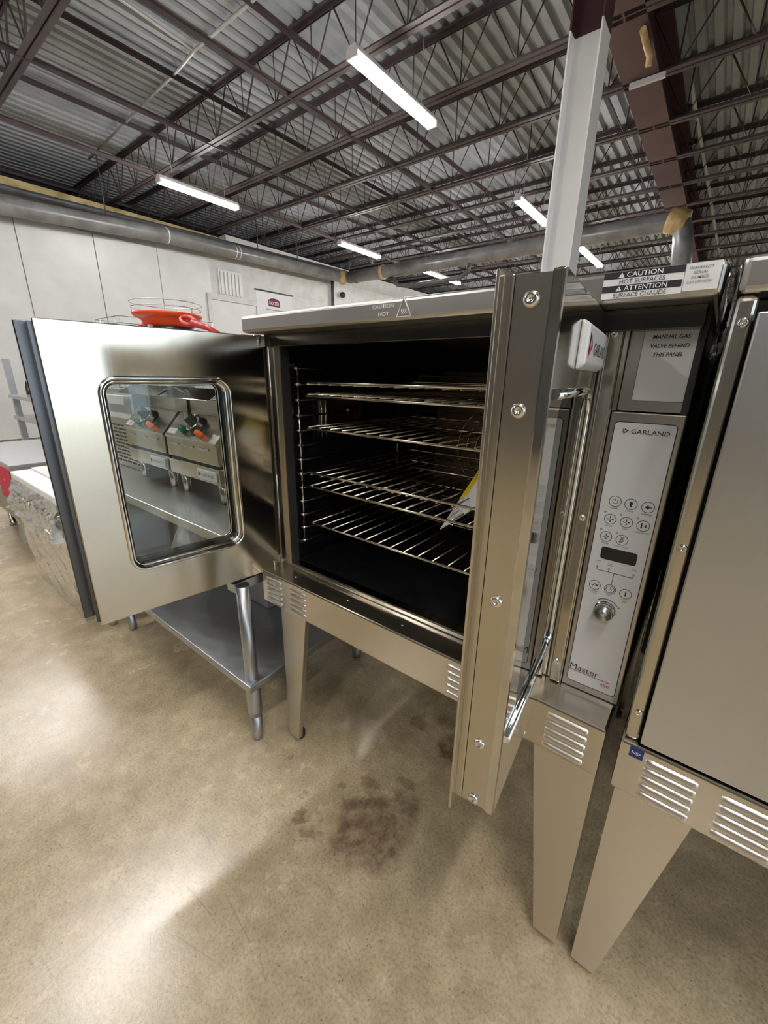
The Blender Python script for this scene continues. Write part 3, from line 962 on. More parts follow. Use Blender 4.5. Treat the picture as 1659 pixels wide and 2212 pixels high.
        def ring(x, z, r=0.0088, w=0.00042):
            MB().tube([(X(x) + r * math.cos(a * math.pi / 16), yp - 0.0008, z + r * math.sin(a * math.pi / 16)) for a in range(32)], w, 4, closed=True).build('button_ring', 'ink', ov)
        def line(pts, w=0.00042, name='line', mat='ink', closed=False):
            MB().tube([(X(a), yp - 0.0008, b) for a, b in pts], w, 4, closed=closed).build(name, mat, ov)
        def poly(pts, mat='ink_blue', name='symbol'):
            MB().prism([(X(a), b) for a, b in pts], yp - 0.0011, yp - 0.0006, 'y').build(name, mat, ov)
        B = dict(power=(0.8985, 0.994), light=(0.9215, 0.9935), setback=(0.9455, 0.993), high=(0.8965, 0.9625), low=(0.9205, 0.962), cool=(0.9445, 0.9615), pulse=(0.8955, 0.931), cook=(0.9195, 0.9305), conf=(0.893, 0.838), set=(0.9175, 0.8372), act=(0.9415, 0.8368))
        for (bx, bz) in B.values():
            ring(bx, bz)
        names = dict(power='POWER', light='LIGHT', setback='SETBACK', high='HIGH', low='LOW', cool='COOL DOWN', pulse='PULSE', cook='COOK / HOLD', set='SET')
        for k_, s_ in names.items():
            T(s_, B[k_][0], B[k_][1] - 0.0118, width=0.0021 * len(s_) + 0.001, cap=0.0024)
        for (k_, s1, s2) in (('conf', 'CONFIRM /', 'CANCEL'), ('act', 'ACTUAL', 'TEMP')):
            T(s1, B[k_][0], B[k_][1] - 0.0118, width=0.0019 * len(s1), cap=0.0022)
            T(s2, B[k_][0], B[k_][1] - 0.0152, width=0.0019 * len(s2), cap=0.0022)
        for k_ in ('high', 'low', 'cool', 'pulse', 'cook'):
            bx, bz = B[k_]
            r = 0.0014
            line([(bx - 0.0095 + r * math.cos(a * math.pi / 6), bz + 0.0112 + r * math.sin(a * math.pi / 6)) for a in range(12)], 0.0003, 'indicator', closed=True)
        # power symbol
        bx, bz = B['power']
        line([(bx + 0.0038 * math.cos(math.radians(a)), bz + 0.0038 * math.sin(math.radians(a))) for a in range(125, 416, 14)], 0.0004)
        line([(bx, bz + 0.001), (bx, bz + 0.005)], 0.0004)
        # bulb
        bx, bz = B['light']
        poly([(bx + 0.0026 * math.cos(math.radians(a)), bz + 0.001 + 0.0028 * math.sin(math.radians(a))) for a in range(-50, 231, 20)] + [(bx - 0.0013, bz - 0.0048), (bx + 0.0013, bz - 0.0048)])
        for a in (20, 55, 90, 125, 160):
            c_, s_ = math.cos(math.radians(a)), math.sin(math.radians(a))
            line([(bx + 0.0045 * c_, bz + 0.001 + 0.0045 * s_), (bx + 0.0056 * c_, bz + 0.001 + 0.0056 * s_)], 0.0002)
        # setback arrow
        bx, bz = B['setback']
        poly([(bx - 0.005, bz), (bx + 0.0002, bz + 0.0036), (bx + 0.0002, bz + 0.0018), (bx + 0.0022, bz + 0.0018), (bx + 0.0022, bz - 0.0018), (bx + 0.0002, bz - 0.0018), (bx + 0.0002, bz - 0.0036)])
        for dx in (0.0028, 0.0041):
            poly([(bx + dx, bz - 0.0018), (bx + dx + 0.0008, bz - 0.0018), (bx + dx + 0.0008, bz + 0.0018), (bx + dx, bz + 0.0018)])
        # fans
        for k_ in ('high', 'low', 'pulse'):
            bx, bz = B[k_]
            for a in range(4):
                c_, s_ = math.cos(a * math.pi / 2), math.sin(a * math.pi / 2)
                pl = [(0.0008, 0.0), (0.0024, 0.0011), (0.0052, 0.0008), (0.0050, -0.0006), (0.0026, -0.0004)]
                poly([(bx + p * c_ - q * s_, bz + p * s_ + q * c_) for p, q in pl])
        # thermometers
        for (k_, dx) in (('cool', -0.0022), ('act', 0.0)):
            bx, bz = B[k_]
            poly([(bx + dx - 0.0009, bz + 0.0045), (bx + dx - 0.0009, bz - 0.002), (bx + dx - 0.0016, bz - 0.0034), (bx + dx, bz - 0.0048), (bx + dx + 0.0016, bz - 0.0034), (bx + dx + 0.0009, bz - 0.002), (bx + dx + 0.0009, bz + 0.0045)][::-1])
        bx, bz = B['cool']
        poly([(bx + 0.0035, bz - 0.003), (bx + 0.0054, bz), (bx + 0.0042, bz), (bx + 0.0042, bz + 0.0025), (bx + 0.0028, bz + 0.0025), (bx + 0.0028, bz), (bx + 0.0016, bz)])
        # heat waves
        bx, bz = B['cook']
        for dx in (-0.003, -0.001, 0.001):
            line([(bx + dx, bz + 0.005), (bx + dx + 0.002, bz + 0.003), (bx + dx - 0.0005, bz + 0.001), (bx + dx + 0.002, bz - 0.001), (bx + dx - 0.001, bz - 0.0035), (bx + dx + 0.001, bz - 0.005)], 0.0004)
        # tick and cross
        bx, bz = B['conf']
        line([(bx - 0.0055, bz - 0.0002), (bx - 0.0035, bz - 0.0025), (bx - 0.0002, bz + 0.0028)], 0.0006)
        line([(bx + 0.001, bz + 0.0022), (bx + 0.0055, bz - 0.0022)], 0.0006)
        line([(bx + 0.001, bz - 0.0022), (bx + 0.0055, bz + 0.0022)], 0.0006)
        # clock
        bx, bz = B['set']
        ring(bx, bz, 0.0064)
        line([(bx, bz + 0.004), (bx, bz), (bx + 0.003, bz - 0.0015)], 0.0004)
        for (s_, x_, z_, w_) in (('TEMP', 0.8912, 0.8845, 0.0072), ('HOLD', 0.9102, 0.8835, 0.0072), ('TEMP', 0.9102, 0.8805, 0.0072), ('TIME', 0.9465, 0.883, 0.0068)):
            T(s_, x_, z_, width=w_, cap=0.0022)
        line([(0.8912, 0.8725), (0.8912, 0.8685), (0.9465, 0.8685), (0.9465, 0.8715)])
        line([(0.9095, 0.8685), (0.9095, 0.8715)])
        line([(0.9185, 0.8685), (0.9178, 0.8462)])
        for x_ in (0.8912, 0.9095, 0.9465):
            line([(x_ + 0.0015 * math.cos(a * math.pi / 6), 0.8740 + 0.0015 * math.sin(a * math.pi / 6)) for a in range(12)], 0.0003, 'indicator', closed=True)
        line([(0.9165 + 0.0205 * math.cos(math.radians(a)), 0.797 + 0.0205 * math.sin(math.radians(a))) for a in range(35, 136, 10)], 0.0006)
        T('-', 0.8995, 0.8105, width=0.002, cap=0.0008)
        T('+', 0.9365, 0.8075, width=0.003, cap=0.003, bold=0.02)
        T('Master', 0.9035, 0.661, width=0.050, cap=0.0125, bold=-0.002)
        line([(0.8775, 0.6525), (0.949, 0.6525)], 0.0006, 'rule', 'ink_red')
        T('450', 0.9405, 0.6445, width=0.0155, cap=0.0062, mat='ink_red')
        # access label
        al = MB().prism(rrect(X(0.892), X(0.9585), 1.1545, 1.2590, 0.003, 3), yp + 0.0054, yp + 0.006, 'y').build('valve_label', 'overlay', ap)
        MB().tube([(p[0], yp + 0.0053, p[1]) for p in rrect(X(0.892), X(0.9585), 1.1545, 1.2590, 0.003, 3)], 0.0005, 4, closed=True).build('label_border', 'ink_grey', al)
        for (s_, z_, w_) in (('MANUAL GAS', 1.2445, 0.0455), ('VALVE BEHIND', 1.2322, 0.0475), ('THIS PANEL', 1.2205, 0.0365)):
            text(s_, al, 'lettering', 'ink', (ox, yp + 0.0053, 0), R_, U_, 0.9265, z_, width=w_, cap=0.0056, bold=0.015, shear=0.15)
        screw_mb((X(0.923), yp + 0.006, 1.2655), (0, -1, 0), 0.005).build('screw', 'zinc', ap)
        # hood stickers
        st = MB().box(X(0.8435), X(0.9335), -0.0008, 0.0, 1.2872, 1.3185).build('hot_surface_sticker', 'paper', hood)
        for (za, zb) in ((1.3108, 1.3185), (1.2948, 1.3028)):
            MB().box(X(0.8435), X(0.9335) - (0.0 if za > 1.3 else 0.001), -0.0011, -0.0008, za, zb).build('dark_band', 'ink', st)
        So = (ox, -0.0012, 0)
        for (s_, x_, z_, w_, c_, mt, bd) in (('CAUTION', 0.8905, 1.3147, 0.040, 0.0058, 'paper', 0.012), ('HOT SURFACES', 0.8885, 1.3068, 0.051, 0.0052, 'ink', 0.0), ('ATTENTION', 0.8935, 1.2988, 0.048, 0.0058, 'paper', 0.012), ('SURFACE CHAUDE', 0.8880, 1.2908, 0.060, 0.0052, 'ink', 0.0)):
            text(s_, st, 'lettering', mt, So, R_, U_, x_, z_, width=w_, cap=c_, bold=bd)
        for (x_, z_) in ((0.8645, 1.3147), (0.8635, 1.2988)):
            w = MB().prism([(X(x_ - 0.0035), z_ - 0.003), (X(x_ + 0.0035), z_ - 0.003), (X(x_), z_ + 0.003)], -0.0015, -0.0011, 'y').build('warning_triangle', 'paper', st)
            text('!', w, 'lettering', 'ink', (ox, -0.0014, 0), R_, U_, x_, z_ - 0.0006, cap=0.0036, bold=0.01)
        wr = MB().box(X(0.9342), X(0.9690), -0.0008, 0.0, 1.2890, 1.3190).build('warranty_sticker', 'paper', hood)
        for (s_, z_, w_, c_) in (('WARRANTY', 1.3138, 0.0240, 0.0030), ('SERIAL', 1.3086, 0.0155, 0.0030), ('NUMBER', 1.3034, 0.0180, 0.0030), ('2205100100051', 1.2984, 0.0255, 0.0028)):
            text(s_, wr, 'lettering', 'ink_grey', (ox, -0.0009, 0), R_, U_, 0.9500, z_, width=w_, cap=c_, bold=0.01, shear=0.1)
        # embossed warning in the middle of the hood; its shine painted white
        Ho = (ox, -0.0002, 0)
        text('CAUTION', hood, 'embossed_lettering', 'paper', Ho, R_, U_, 0.4650, 1.3085, width=0.052, cap=0.0072, bold=0.012, lift=0.0008)
        text('HOT', hood, 'embossed_lettering', 'paper', Ho, R_, U_, 0.4665, 1.2950, width=0.026, cap=0.0072, bold=0.012, lift=0.0008)
        q = [(X(0.4965), 1.2880), (X(0.5295), 1.2880), (X(0.5130), 1.3190)]
        tr = MB().tube([(a, -0.001, b) for a, b in q], 0.0014, 6, closed=True).build('embossed_triangle', 'paper', hood)
        for dx in (-0.0045, 0.0, 0.0045):
            MB().tube([(X(0.513 + dx), -0.001, 1.2915), (X(0.5145 + dx), -0.001, 1.2945), (X(0.512 + dx), -0.001, 1.2975), (X(0.5135 + dx), -0.001, 1.3005)], 0.0009, 5).build('embossed_wave', 'paper', tr)
    # doors
    z0, z1 = 0.604, 1.279
    if open_doors:
        H, Fp = Vector((0.016, 0.068)), Vector((-0.052, -0.417))
        u = (Fp - H).normalized()
        n = Vector((-u.y, u.x))                      # towards +x: the inner face
        if n.x < 0: n = -n
        e, xf = make_door(t, (H.x + ox, H.y), u, n, (Fp - H).length, (0.122, 0.398, 0.722, 1.166), 0.030, MAT['door_in'], ('darksteel', 'darksteel'), z0, z1, T=0.072, ext=0.024)  # back plate dark: the dark surroundings it mirrors put into its colour
        tag(e, 'open door with a large window, polished inner face')
        for zz in (z0 + 0.012, z1 - 0.012):
            MB().lathe([(0.012, -0.014), (0.012, 0.014)], (X(0.002), 0.045, zz), (0, 0, 1), 12).build('hinge', 'steel', e)
        p0 = Vector((0.870, -0.25))
        a = math.radians(5.5)
        u = Vector((-math.sin(a), math.cos(a)))
        n = Vector((math.cos(a), math.sin(a)))
        L = 0.318
        e, xf = make_door(t, (p0.x + ox, p0.y), u, n, L, (0.050, 0.262, 0.735, 1.165), 0.030, MAT['polish'], ('steel_v', 'steel_v'), z0, z1, T=0.058, flush=True)
        tag(e, 'open door seen along its edge, mirror-like outer face')
        # channel of the free edge with five screws
        MB(xf).box(0.0005, 0.006, -0.0455, -0.0105, z0 + 0.003, z1 - 0.003).build('edge_channel', 'steel_v', e)
        MB(xf).box(-0.0012, 0.008, -0.0125, -0.0005, z0 + 0.0005, z1 - 0.0005).build('edge_fold', 'polish', e, bevel=0.002)
        MB(xf).box(-0.014, 0.002, -0.060, -0.0565, z0 - 0.012, z1 + 0.001).build('liner_flange', 'steel_v', e, bevel=0.001)
        un = Vector((-u.x, -u.y, 0))
        for zz in (1.2545, 1.153, 0.934, 0.717, 0.6165):
            screw_mb(xf(Vector((0.0005, -0.029, zz))), un, 0.0078).build('screw', 'zinc', e)
        # nameplate
        npl = MB(xf)
        npl.hexa([(0.112, 0.0, 1.194), (0.300, 0.0, 1.194), (0.300, 0.0, 1.250), (0.112, 0.0, 1.250)], [(0.118, 0.010, 1.200), (0.294, 0.010, 1.200), (0.294, 0.010, 1.244), (0.118, 0.010, 1.244)])
        nm = npl.build('nameplate', 'overlay', e, bevel=0.003)
        o0 = xf(Vector((0, 0.0102, 0)))
        text('GARLAND', nm, 'lettering', 'ink', o0, (u.x, u.y, 0), (0, 0, 1), 0.222, 1.220, width=0.115, cap=0.015, bold=0.004)
        lgx = lambda p: xf(Vector((p.x + 0.043, 0.0100 + p.y, p.z - 0.006)))
        MB(lgx).prism([(0.080, 1.214), (0.104, 1.2265), (0.097, 1.2305), (0.0865, 1.2245)], 0.0, 0.0006).build('logo_arm', 'red', nm)
        MB(lgx).prism([(0.080, 1.217), (0.0855, 1.2255), (0.0855, 1.238), (0.080, 1.241)], 0.0, 0.0006).build('logo_arm', 'ink', nm)
        MB(lgx).prism([(0.0865, 1.239), (0.104, 1.2285), (0.104, 1.2265), (0.097, 1.2305)], 0.0, 0.0006).build('logo_arm', 'ink', nm)
    else:
        xfp = lambda p: Vector((p.x, p.y, p.z))
        for (xa, xb, hole) in ((0.026, 0.50, (0.17, 0.405, 0.735, 1.165)), (0.503, 0.842, (0.05, 0.26, 0.735, 1.165))):
            e, xf = make_door(t, (X(xa), -0.002), (1, 0), (0, -1), xb - xa, hole, 0.030, MAT['matte_steel'], ('gasket', 'steel_v'), z0 + 0.018, z1 - 0.018, T=0.07, trim=0.014)
        # rounded hinge post left of the door
        MB().box(X(0.002), X(0.0245), 0.008, 0.09, ZB1, ZH).build('hinge_post', 'steel_v', t, bevel=0.008, seg=4)
        for zz in (1.2505, 0.961, 0.671):
            screw_mb((X(0.0145), 0.008, zz), (0, -1, 0), 0.0062).build('screw', 'zinc', t)
        ns = MB().box(X(0.015), X(0.035), -0.0009, 0.0, 0.5895, 0.6095).build('approval_sticker', 'blue', base)
        text('NSF', ns, 'lettering', 'paper', (ox, -0.001, 0), R_, U_, 0.025, 0.5995, width=0.013, cap=0.0055, bold=0.01)
    return t

oven1 = make_oven(0.0, 'open stainless convection oven in the middle with wire racks inside', True)
oven2 = make_oven(0.987, 'closed stainless convection oven cut off by the right edge', False)

# ------------------------------------------------------------------ racks in the open oven
def make_rack(z, flip, label, src=None):
    t = thing('oven_rack', (0.43, 0.38, z), label, 'oven rack', 'wire racks in the open oven')
    x0, x1, y0, y1 = 0.088, 0.767, 0.122, 0.655
    f = MB()
    c = 0.012
    f.tube([(x0 + c, y0, z), (x1 - c, y0, z), (x1, y0 + c, z), (x1, y1 - c, z), (x1 - c, y1, z), (x0 + c, y1, z), (x0, y1 - c, z), (x0, y0 + c, z)], 0.0036, 8, closed=True)
    f.build('frame', 'wire', t)
    MB().tube([(x0, 0.39, z), (x1, 0.39, z)], 0.003, 6).build('cross_bar', 'wire', t)
    MB().tube([(x0 + 0.03, y1, z), (x0 + 0.035, y1, z + 0.024), (x1 - 0.035, y1, z + 0.024), (x1 - 0.03, y1, z)], 0.0028, 6).build('back_stop', 'wire', t)
    dz = -0.0045 if flip else 0.0045
    first = None
    for k in range(16):
        xx = x0 + 0.02 + k * (x1 - x0 - 0.04) / 15
        if first is None:
            first = MB().tube([(xx, y0 - 0.003, z + dz), (xx, y1 + 0.003, z + dz)], 0.0021, 6).build('wire', 'wire', t)
            x00 = xx
        else:
            inst(first, 'wire', WLOC[first.name] + Vector((xx - x00, 0, 0)), t)

for (z, fl_, lb) in ((1.164, True, 'topmost wire rack in the open oven'), (1.128, False, 'second wire rack from the top in the open oven'), (1.040, False, 'third wire rack from the top in the open oven'),
                    (0.912, True, 'fourth wire rack from the top, crossing in front of the yellow tag'), (0.870, False, 'fifth wire rack from the top, under the yellow tag'), (0.755, False, 'lowest wire rack in the open oven')):
    make_rack(z, fl_, lb)

# card tag hanging in the oven
tg = thing('product_tag', (0.6, 0.2, 0.87), 'yellow and white card tag leaning between the oven racks', 'tag')
A, Bq, Cq, D = Vector((0.503, 0.20, 0.811)), Vector((0.652, 0.155, 0.935)), Vector((0.668, 0.215, 1.0)), Vector((0.578, 0.25, 0.976))
A2 = Vector((0.53, 0.215, 0.845))
def quad_slab(name, mat, pts, parent, t=0.001):
    nn = (pts[1] - pts[0]).cross(pts[2] - pts[0]).normalized() * t
    n_ = len(pts)
    MB().add([p - nn for p in pts] + [p + nn for p in pts], [tuple(range(n_)), tuple(reversed(range(n_, 2 * n_)))] + [(i, (i + 1) % n_, n_ + (i + 1) % n_, n_ + i) for i in range(n_)]).build(name, mat, parent)
dn = (Bq - A).cross(D - A).normalized() * 0.002
if dn.y > 0: dn = -dn
quad_slab('card', 'paper', [A, Bq, Cq, D], tg)
lerp = lambda P, Q, f: P + (Q - P) * f
quad_slab('yellow_heading', 'yellow', [lerp(A, D, 0.50) + dn, lerp(Bq, Cq, 0.45) + dn, Cq + dn, D + dn], tg, 0.0006)
for k, (f0, f1) in enumerate(((0.16, 0.2), (0.27, 0.30), (0.36, 0.39), (0.44, 0.47), (0.52, 0.54))):
    L0, L1 = lerp(A, D, f0), lerp(Bq, Cq, f0 + 0.1)
    M0, M1 = lerp(A, D, f1), lerp(Bq, Cq, f1 + 0.1)
    quad_slab('print_line', 'ink_grey', [lerp(L0, L1, 0.12) + dn, lerp(L0, L1, 0.6) + dn, lerp(M0, M1, 0.6) + dn, lerp(M0, M1, 0.12) + dn], tg, 0.0005)

# crumpled clear film caught between the two ovens
def crumple(name, mat, corner, du, dv, nu, nv, amp, parent, seed, freq=3.0):
    rnd = random.Random(seed)
    ph = [(rnd.uniform(0.5, 1.6) * freq, rnd.uniform(0.5, 1.6) * freq, rnd.uniform(0, 6.3)) for _ in range(7)]
    c, du, dv = Vector(corner), Vector(du), Vector(dv)
    nn = du.cross(dv).normalized()
    vs, fs = [], []
    for j in range(nv + 1):
        for i in range(nu + 1):
            u, v = i / nu, j / nv
            h = 0
            for (a, b2, p) in ph:
                h += abs(math.sin(a * u * 3 + b2 * v * 3 + p)) - 0.6
            h = h / 7 * amp * 2 + rnd.uniform(-0.1, 0.1) * amp
            vs.append(c + du * u + dv * v + nn * h)
    for j in range(nv):
        for i in range(nu):
            a = j * (nu + 1) + i
            fs.append((a, a + 1, a + nu + 2, a + nu + 1))
    return MB().add(vs, fs, mat == 'wrap').build(name, mat, parent)

pf = thing('plastic_film', (0.98, 0.02, 1.25), 'crumpled clear plastic film caught between the tops of the two ovens', 'plastic film')
crumple('film_sheet', 'clear', (0.9755, -0.004, 1.318), (0.0, 0.14, 0.0), (0.004, 0.004, -0.10), 8, 10, 0.004, pf, 4)
crumple('film_sheet', 'clear', (0.9865, -0.004, 1.318), (0.0, 0.14, 0.0), (-0.006, 0.004, -0.10), 8, 10, 0.004, pf, 5)
crumple('film_knot', 'clear', (0.978, 0.004, 1.222), (0.010, 0.0, 0.012), (0.0, 0.03, -0.012), 5, 5, 0.006, pf, 6)

# ------------------------------------------------------------------ stand with countertop units left of the oven
stand = thing('equipment_stand', (-0.6, 0.2, 0), 'steel work table with galvanised undershelf behind the open left door', 'table')
MB().box(-1.60, -0.16, -0.03, 0.62, 0.655, 0.69).build('worktop', 'matte_steel', stand, bevel=0.004)
MB().box(-1.06, 0.03, -0.100, 0.50, 0.222, 0.250).build('undershelf', 'galv', stand, bevel=0.004)
for (lx, ly) in ((-0.005, -0.066), (-0.03, 0.468), (-1.0, -0.066), (-1.0, 0.468), (-1.12, -0.11), (-1.20, 0.56)):
    lg_ = MB().tube([(lx, ly, 0.10), (lx, ly, 0.585 if lx > -0.5 else 0.655)], 0.0205, 14).build('leg', 'galv', stand)
    MB().lathe([(0.0235, 0.0), (0.0235, 0.005), (0.0235, 0.10), (0.022, 0.105)], (lx, ly, 0.115), (0, 0, 1), 14).build('leg_collar', 'galv', lg_)
    MB().lathe([(0.012, 0.0), (0.018, 0.004), (0.0195, 0.02), (0.0195, 0.12)], (lx, ly, 0.0), (0, 0, 1), 14).build('foot', 'galv', lg_)
MB().box(-0.055, -0.018, -0.086, 0.489, 0.560, 0.588).build('end_rail', 'galv', stand)
MB().hexa([(-0.20, 0.43, 0.57), (-0.03, 0.43, 0.56), (-0.03, 0.46, 0.56), (-0.20, 0.46, 0.57)], [(-0.20, 0.43, 0.655), (-0.03, 0.43, 0.585), (-0.03, 0.46, 0.585), (-0.20, 0.46, 0.655)]).build('bracket', 'galv', stand)

def hot_unit(x0, label, white_tag):
    W = 0.388
    z0 = 0.69
    yf = 0.13
    t = thing('countertop_griddle', (x0 + W / 2, 0.33, z0), label, 'griddle', 'countertop cooking units on the work table')
    X = lambda a: x0 + a
    for lx in (0.045, W - 0.05):
        for ly in (yf + 0.04, 0.52):
            MB().lathe([(0.014, 0.0), (0.016, 0.03), (0.02, 0.09)], (X(lx), ly, z0), (0, 0, 1), 10).build('leg', 'steel', t)
    dr = MB().box(X(0.0), X(W), yf, 0.58, z0 + 0.088, z0 + 0.150).build('drawer', 'steel', t, bevel=0.003)
    MB().box(X(0.0), X(0.11), yf - 0.012, yf + 0.004, z0 + 0.146, z0 + 0.153).build('drawer_lip', 'polish', dr, bevel=0.002)
    pl = MB().box(X(W - 0.155), X(W - 0.015), yf - 0.006, yf, z0 + 0.098, z0 + 0.138).build('nameplate', 'overlay', dr, bevel=0.003)
    text('GARLAND', pl, 'lettering', 'ink_grey', (x0, yf - 0.0062, 0), (1, 0, 0), (0, 0, 1), W - 0.077, z0 + 0.118, width=0.085, cap=0.012, bold=0.01)
    MB().prism([(X(W - 0.145), z0 + 0.108), (X(W - 0.128), z0 + 0.118), (X(W - 0.145), z0 + 0.128)], yf - 0.0068, yf - 0.006).build('logo', 'ink', pl)
    MB().box(X(0.006), X(W - 0.006), yf + 0.012, 0.56, z0 + 0.150, z0 + 0.163).build('shadow_gap', 'gasket', t)
    bd = MB().box(X(0.0), X(W), yf, 0.58, z0 + 0.162, z0 + 0.240).build('body', 'steel', t, bevel=0.003)
    for k in range(3):
        MB().box(X(0.03 + 0.115 * k), X(0.105 + 0.115 * k), yf - 0.005, yf + 0.001, z0 + 0.214, z0 + 0.222).build('slot_lip', 'polish', bd, bevel=0.002)
    # sloped control panel
    za, zb, yb = z0 + 0.241, z0 + 0.335, yf + 0.075
    cp = MB().prism([(yf - 0.006, za), (yf - 0.006, za + 0.006), (yb, zb), (0.58, zb), (0.58, za)], X(0), X(W), 'x').build('control_face', 'steel', t, bevel=0.002)
    d = Vector((0, yb - yf + 0.006, zb - za - 0.006)).normalized()
    nn = Vector((0, -d.z, d.y))
    o0 = Vector((x0, yf - 0.006, za + 0.006))
    kc = o0 + Vector((0.205, 0, 0)) + d * 0.062
    kb = MB().lathe([(0.044, 0), (0.044, 0.006), (0.036, 0.010), (0.034, 0.024), (0.030, 0.026)], kc, nn, 24).build('knob', 'black', cp)
    MB().lathe([(0.036, 0.0), (0.036, 0.0016), (0.027, 0.0022)], kc + nn * 0.0253, nn, 24).build('dial_ring', 'chrome', kb)
    g = Vector((-0.6, 0, 0)) + d * 0.5
    g.normalize()
    s = nn.cross(g).normalized()
    gp = MB()
    c0 = kc + nn * 0.027
    ring = lambda w, l, h: [c0 + nn * h + g * (l * a) + s * (w * b2) for (a, b2) in ((-0.3, -1), (1, -0.75), (1, 0.75), (-0.3, 1))]
    gp.hexa(ring(0.016, 0.036, 0.0), ring(0.012, 0.036, 0.032))
    gp.build('knob_grip', 'black', kb, bevel=0.003)
    for (dx, dd, m, nm_) in ((0.135, 0.032, 'green', 'green_lamp'), (0.265, 0.026, 'amber', 'orange_lamp')):
        MB().lathe([(0.013, 0), (0.013, 0.008), (0.010, 0.026), (0.0, 0.030)], o0 + Vector((dx, 0, 0)) + d * dd, nn, 12).build(nm_, m, cp)
    q = [o0 + Vector((a, 0, 0)) + d * b2 + nn * 0.0004 for (a, b2) in ((0.01, 0.012), (0.075, 0.012), (0.075, 0.038), (0.01, 0.038))]
    quad_slab('sticker', 'paper' if white_tag else 'overlay', q, cp, 0.0004)
    if white_tag:
        text('1 SE', cp, 'sticker_print', 'ink_red', o0 + nn * 0.001, (1, 0, 0), d, 0.042, 0.025, width=0.045, cap=0.014, bold=0.01)
    # recessed back with slots, then the projecting top
    bk = MB().box(X(0.004), X(W - 0.004), yf + 0.12, 0.58, z0 + 0.335, z0 + 0.41).build('back_guard', 'steel', t)
    for k in range(7):
        MB().box(X(0.02 + 0.052 * k), X(0.058 + 0.052 * k), yf + 0.119, yf + 0.122, z0 + 0.388, z0 + 0.395).build('slot', 'ink', bk)
    MB().hexa([(X(0.0), yf - 0.01, z0 + 0.400), (X(W), yf - 0.01, z0 + 0.400), (X(W), 0.58, z0 + 0.412), (X(0.0), 0.58, z0 + 0.412)],
              [(X(0.018), yf + 0.055, z0 + 0.438), (X(W - 0.006), yf + 0.055, z0 + 0.438), (X(W - 0.006), 0.58, z0 + 0.448), (X(0.018), 0.58, z0 + 0.448)]).build('top_tray', 'polish', t, bevel=0.003)
    return t

hot_unit(-1.205, 'countertop cooking unit with white sticker seen at left through the door window', True)
hot_unit(-0.795, 'countertop cooking unit seen at right through the door window', False)

gr = thing('vented_cabinet', (-1.42, 0.3, 0.69), 'low cabinet with slotted vent side on the work table, at left in the window', 'cabinet')
MB().box(-1.58, -1.235, 0.20, 0.58, 0.692, 0.96).build('body', 'steel', gr, bevel=0.003)
for r_ in range(11):
    for c_ in range(5):
        if r_ == 0 and c_ == 0:
            vs0 = MB().box(-1.565, -1.52, 0.1985, 0.2005, 0.72, 0.728).build('vent_slot', 'ink', gr)
        else:
            inst(vs0, 'vent_slot', WLOC[vs0.name] + Vector((0.063 * c_ + (0.02 if r_ % 2 else 0), 0, 0.019 * r_)), gr)
MB().box(-1.59, -1.225, 0.17, 0.58, 0.96, 0.985).build('lid', 'paper', gr, bevel=0.003)
MB().box(-1.57, -1.25, 0.16, 0.20, 1.03, 1.07).build('notice_rail', 'paper', gr)
MB().box(-1.57, -1.25, 0.20, 0.58, 0.985, 1.10).build('upper_body', 'matte_steel', gr)

# things on the undershelf
bx_ = thing('cardboard_box', (-0.55, 0.3, 0.25), 'dark grey box with an arrow on the undershelf behind the door window', 'box')
MB().box(-0.76, -0.30, 0.22, 0.47, 0.251, 0.50).build('carton', 'card', bx_, bevel=0.003)
MB().box(-0.60, -0.59, 0.2185, 0.2195, 0.251, 0.50).build('seam', 'ink', bx_)
MB().prism([(-0.48, 0.40), (-0.455, 0.40), (-0.455, 0.43), (-0.435, 0.43), (-0.4675, 0.47), (-0.50, 0.43), (-0.48, 0.43)], 0.2185, 0.2198).build('arrow_print', 'ink_blue', bx_)
pb = thing('plastic_bag', (-0.92, 0.2, 0.25), 'white plastic bag on the undershelf seen low in the door window', 'bag')
rb = random.Random(3)
bm_ = MB()
prof_n = 14
vs, fs = [], []
for j in range(8):
    for i in range(prof_n):
        a = 2 * math.pi * i / prof_n
        rr_ = (0.11, 0.12, 0.11, 0.10, 0.085, 0.06, 0.04, 0.03)[j] * (1 + rb.uniform(-0.16, 0.16))
        vs.append((-0.92 + rr_ * math.cos(a), 0.22 + rr_ * 0.8 * math.sin(a), 0.251 + 0.04 * j + (rb.uniform(-0.008, 0.008) if j else 0)))
for j in range(7):
    for i in range(prof_n):
        k = (i + 1) % prof_n
        fs.append((j * prof_n + i, j * prof_n + k, (j + 1) * prof_n + k, (j + 1) * prof_n + i))
bm_.add(vs, fs, False).build('bag_body', 'bag', pb)

# things standing on the units and showing above the door
DX, DY = -0.883, 0.25
dish = thing('orange_dish', (DX, DY, 1.138), 'round orange dish on a black pedestal showing above the open door', 'dish')
MB().lathe([(0.0, 0.012), (0.098, 0.0), (0.100, 0.022), (0.110, 0.030), (0.126, 0.036), (0.133, 0.044), (0.133, 0.050), (0.124, 0.047), (0.104, 0.034), (0.0, 0.02)], (DX, DY, 1.362), (0, 0, 1), 36).build('bowl', 'orange', dish)
MB().lathe([(0.07, 0.0), (0.07, 0.01), (0.045, 0.03), (0.045, 0.16), (0.097, 0.19), (0.100, 0.222), (0.090, 0.226)], (DX, DY, 1.139), (0, 0, 1), 28).build('pedestal', 'black', dish)
MB().box(DX + 0.035, DX + 0.06, DY - 0.105, DY - 0.095, 1.33, 1.362).build('clip', 'chrome', dish)
wr_ = thing('wire_plate_ring', (DX, DY, 1.41), 'pair of thin wire rings standing over the orange dish', 'wire rack')
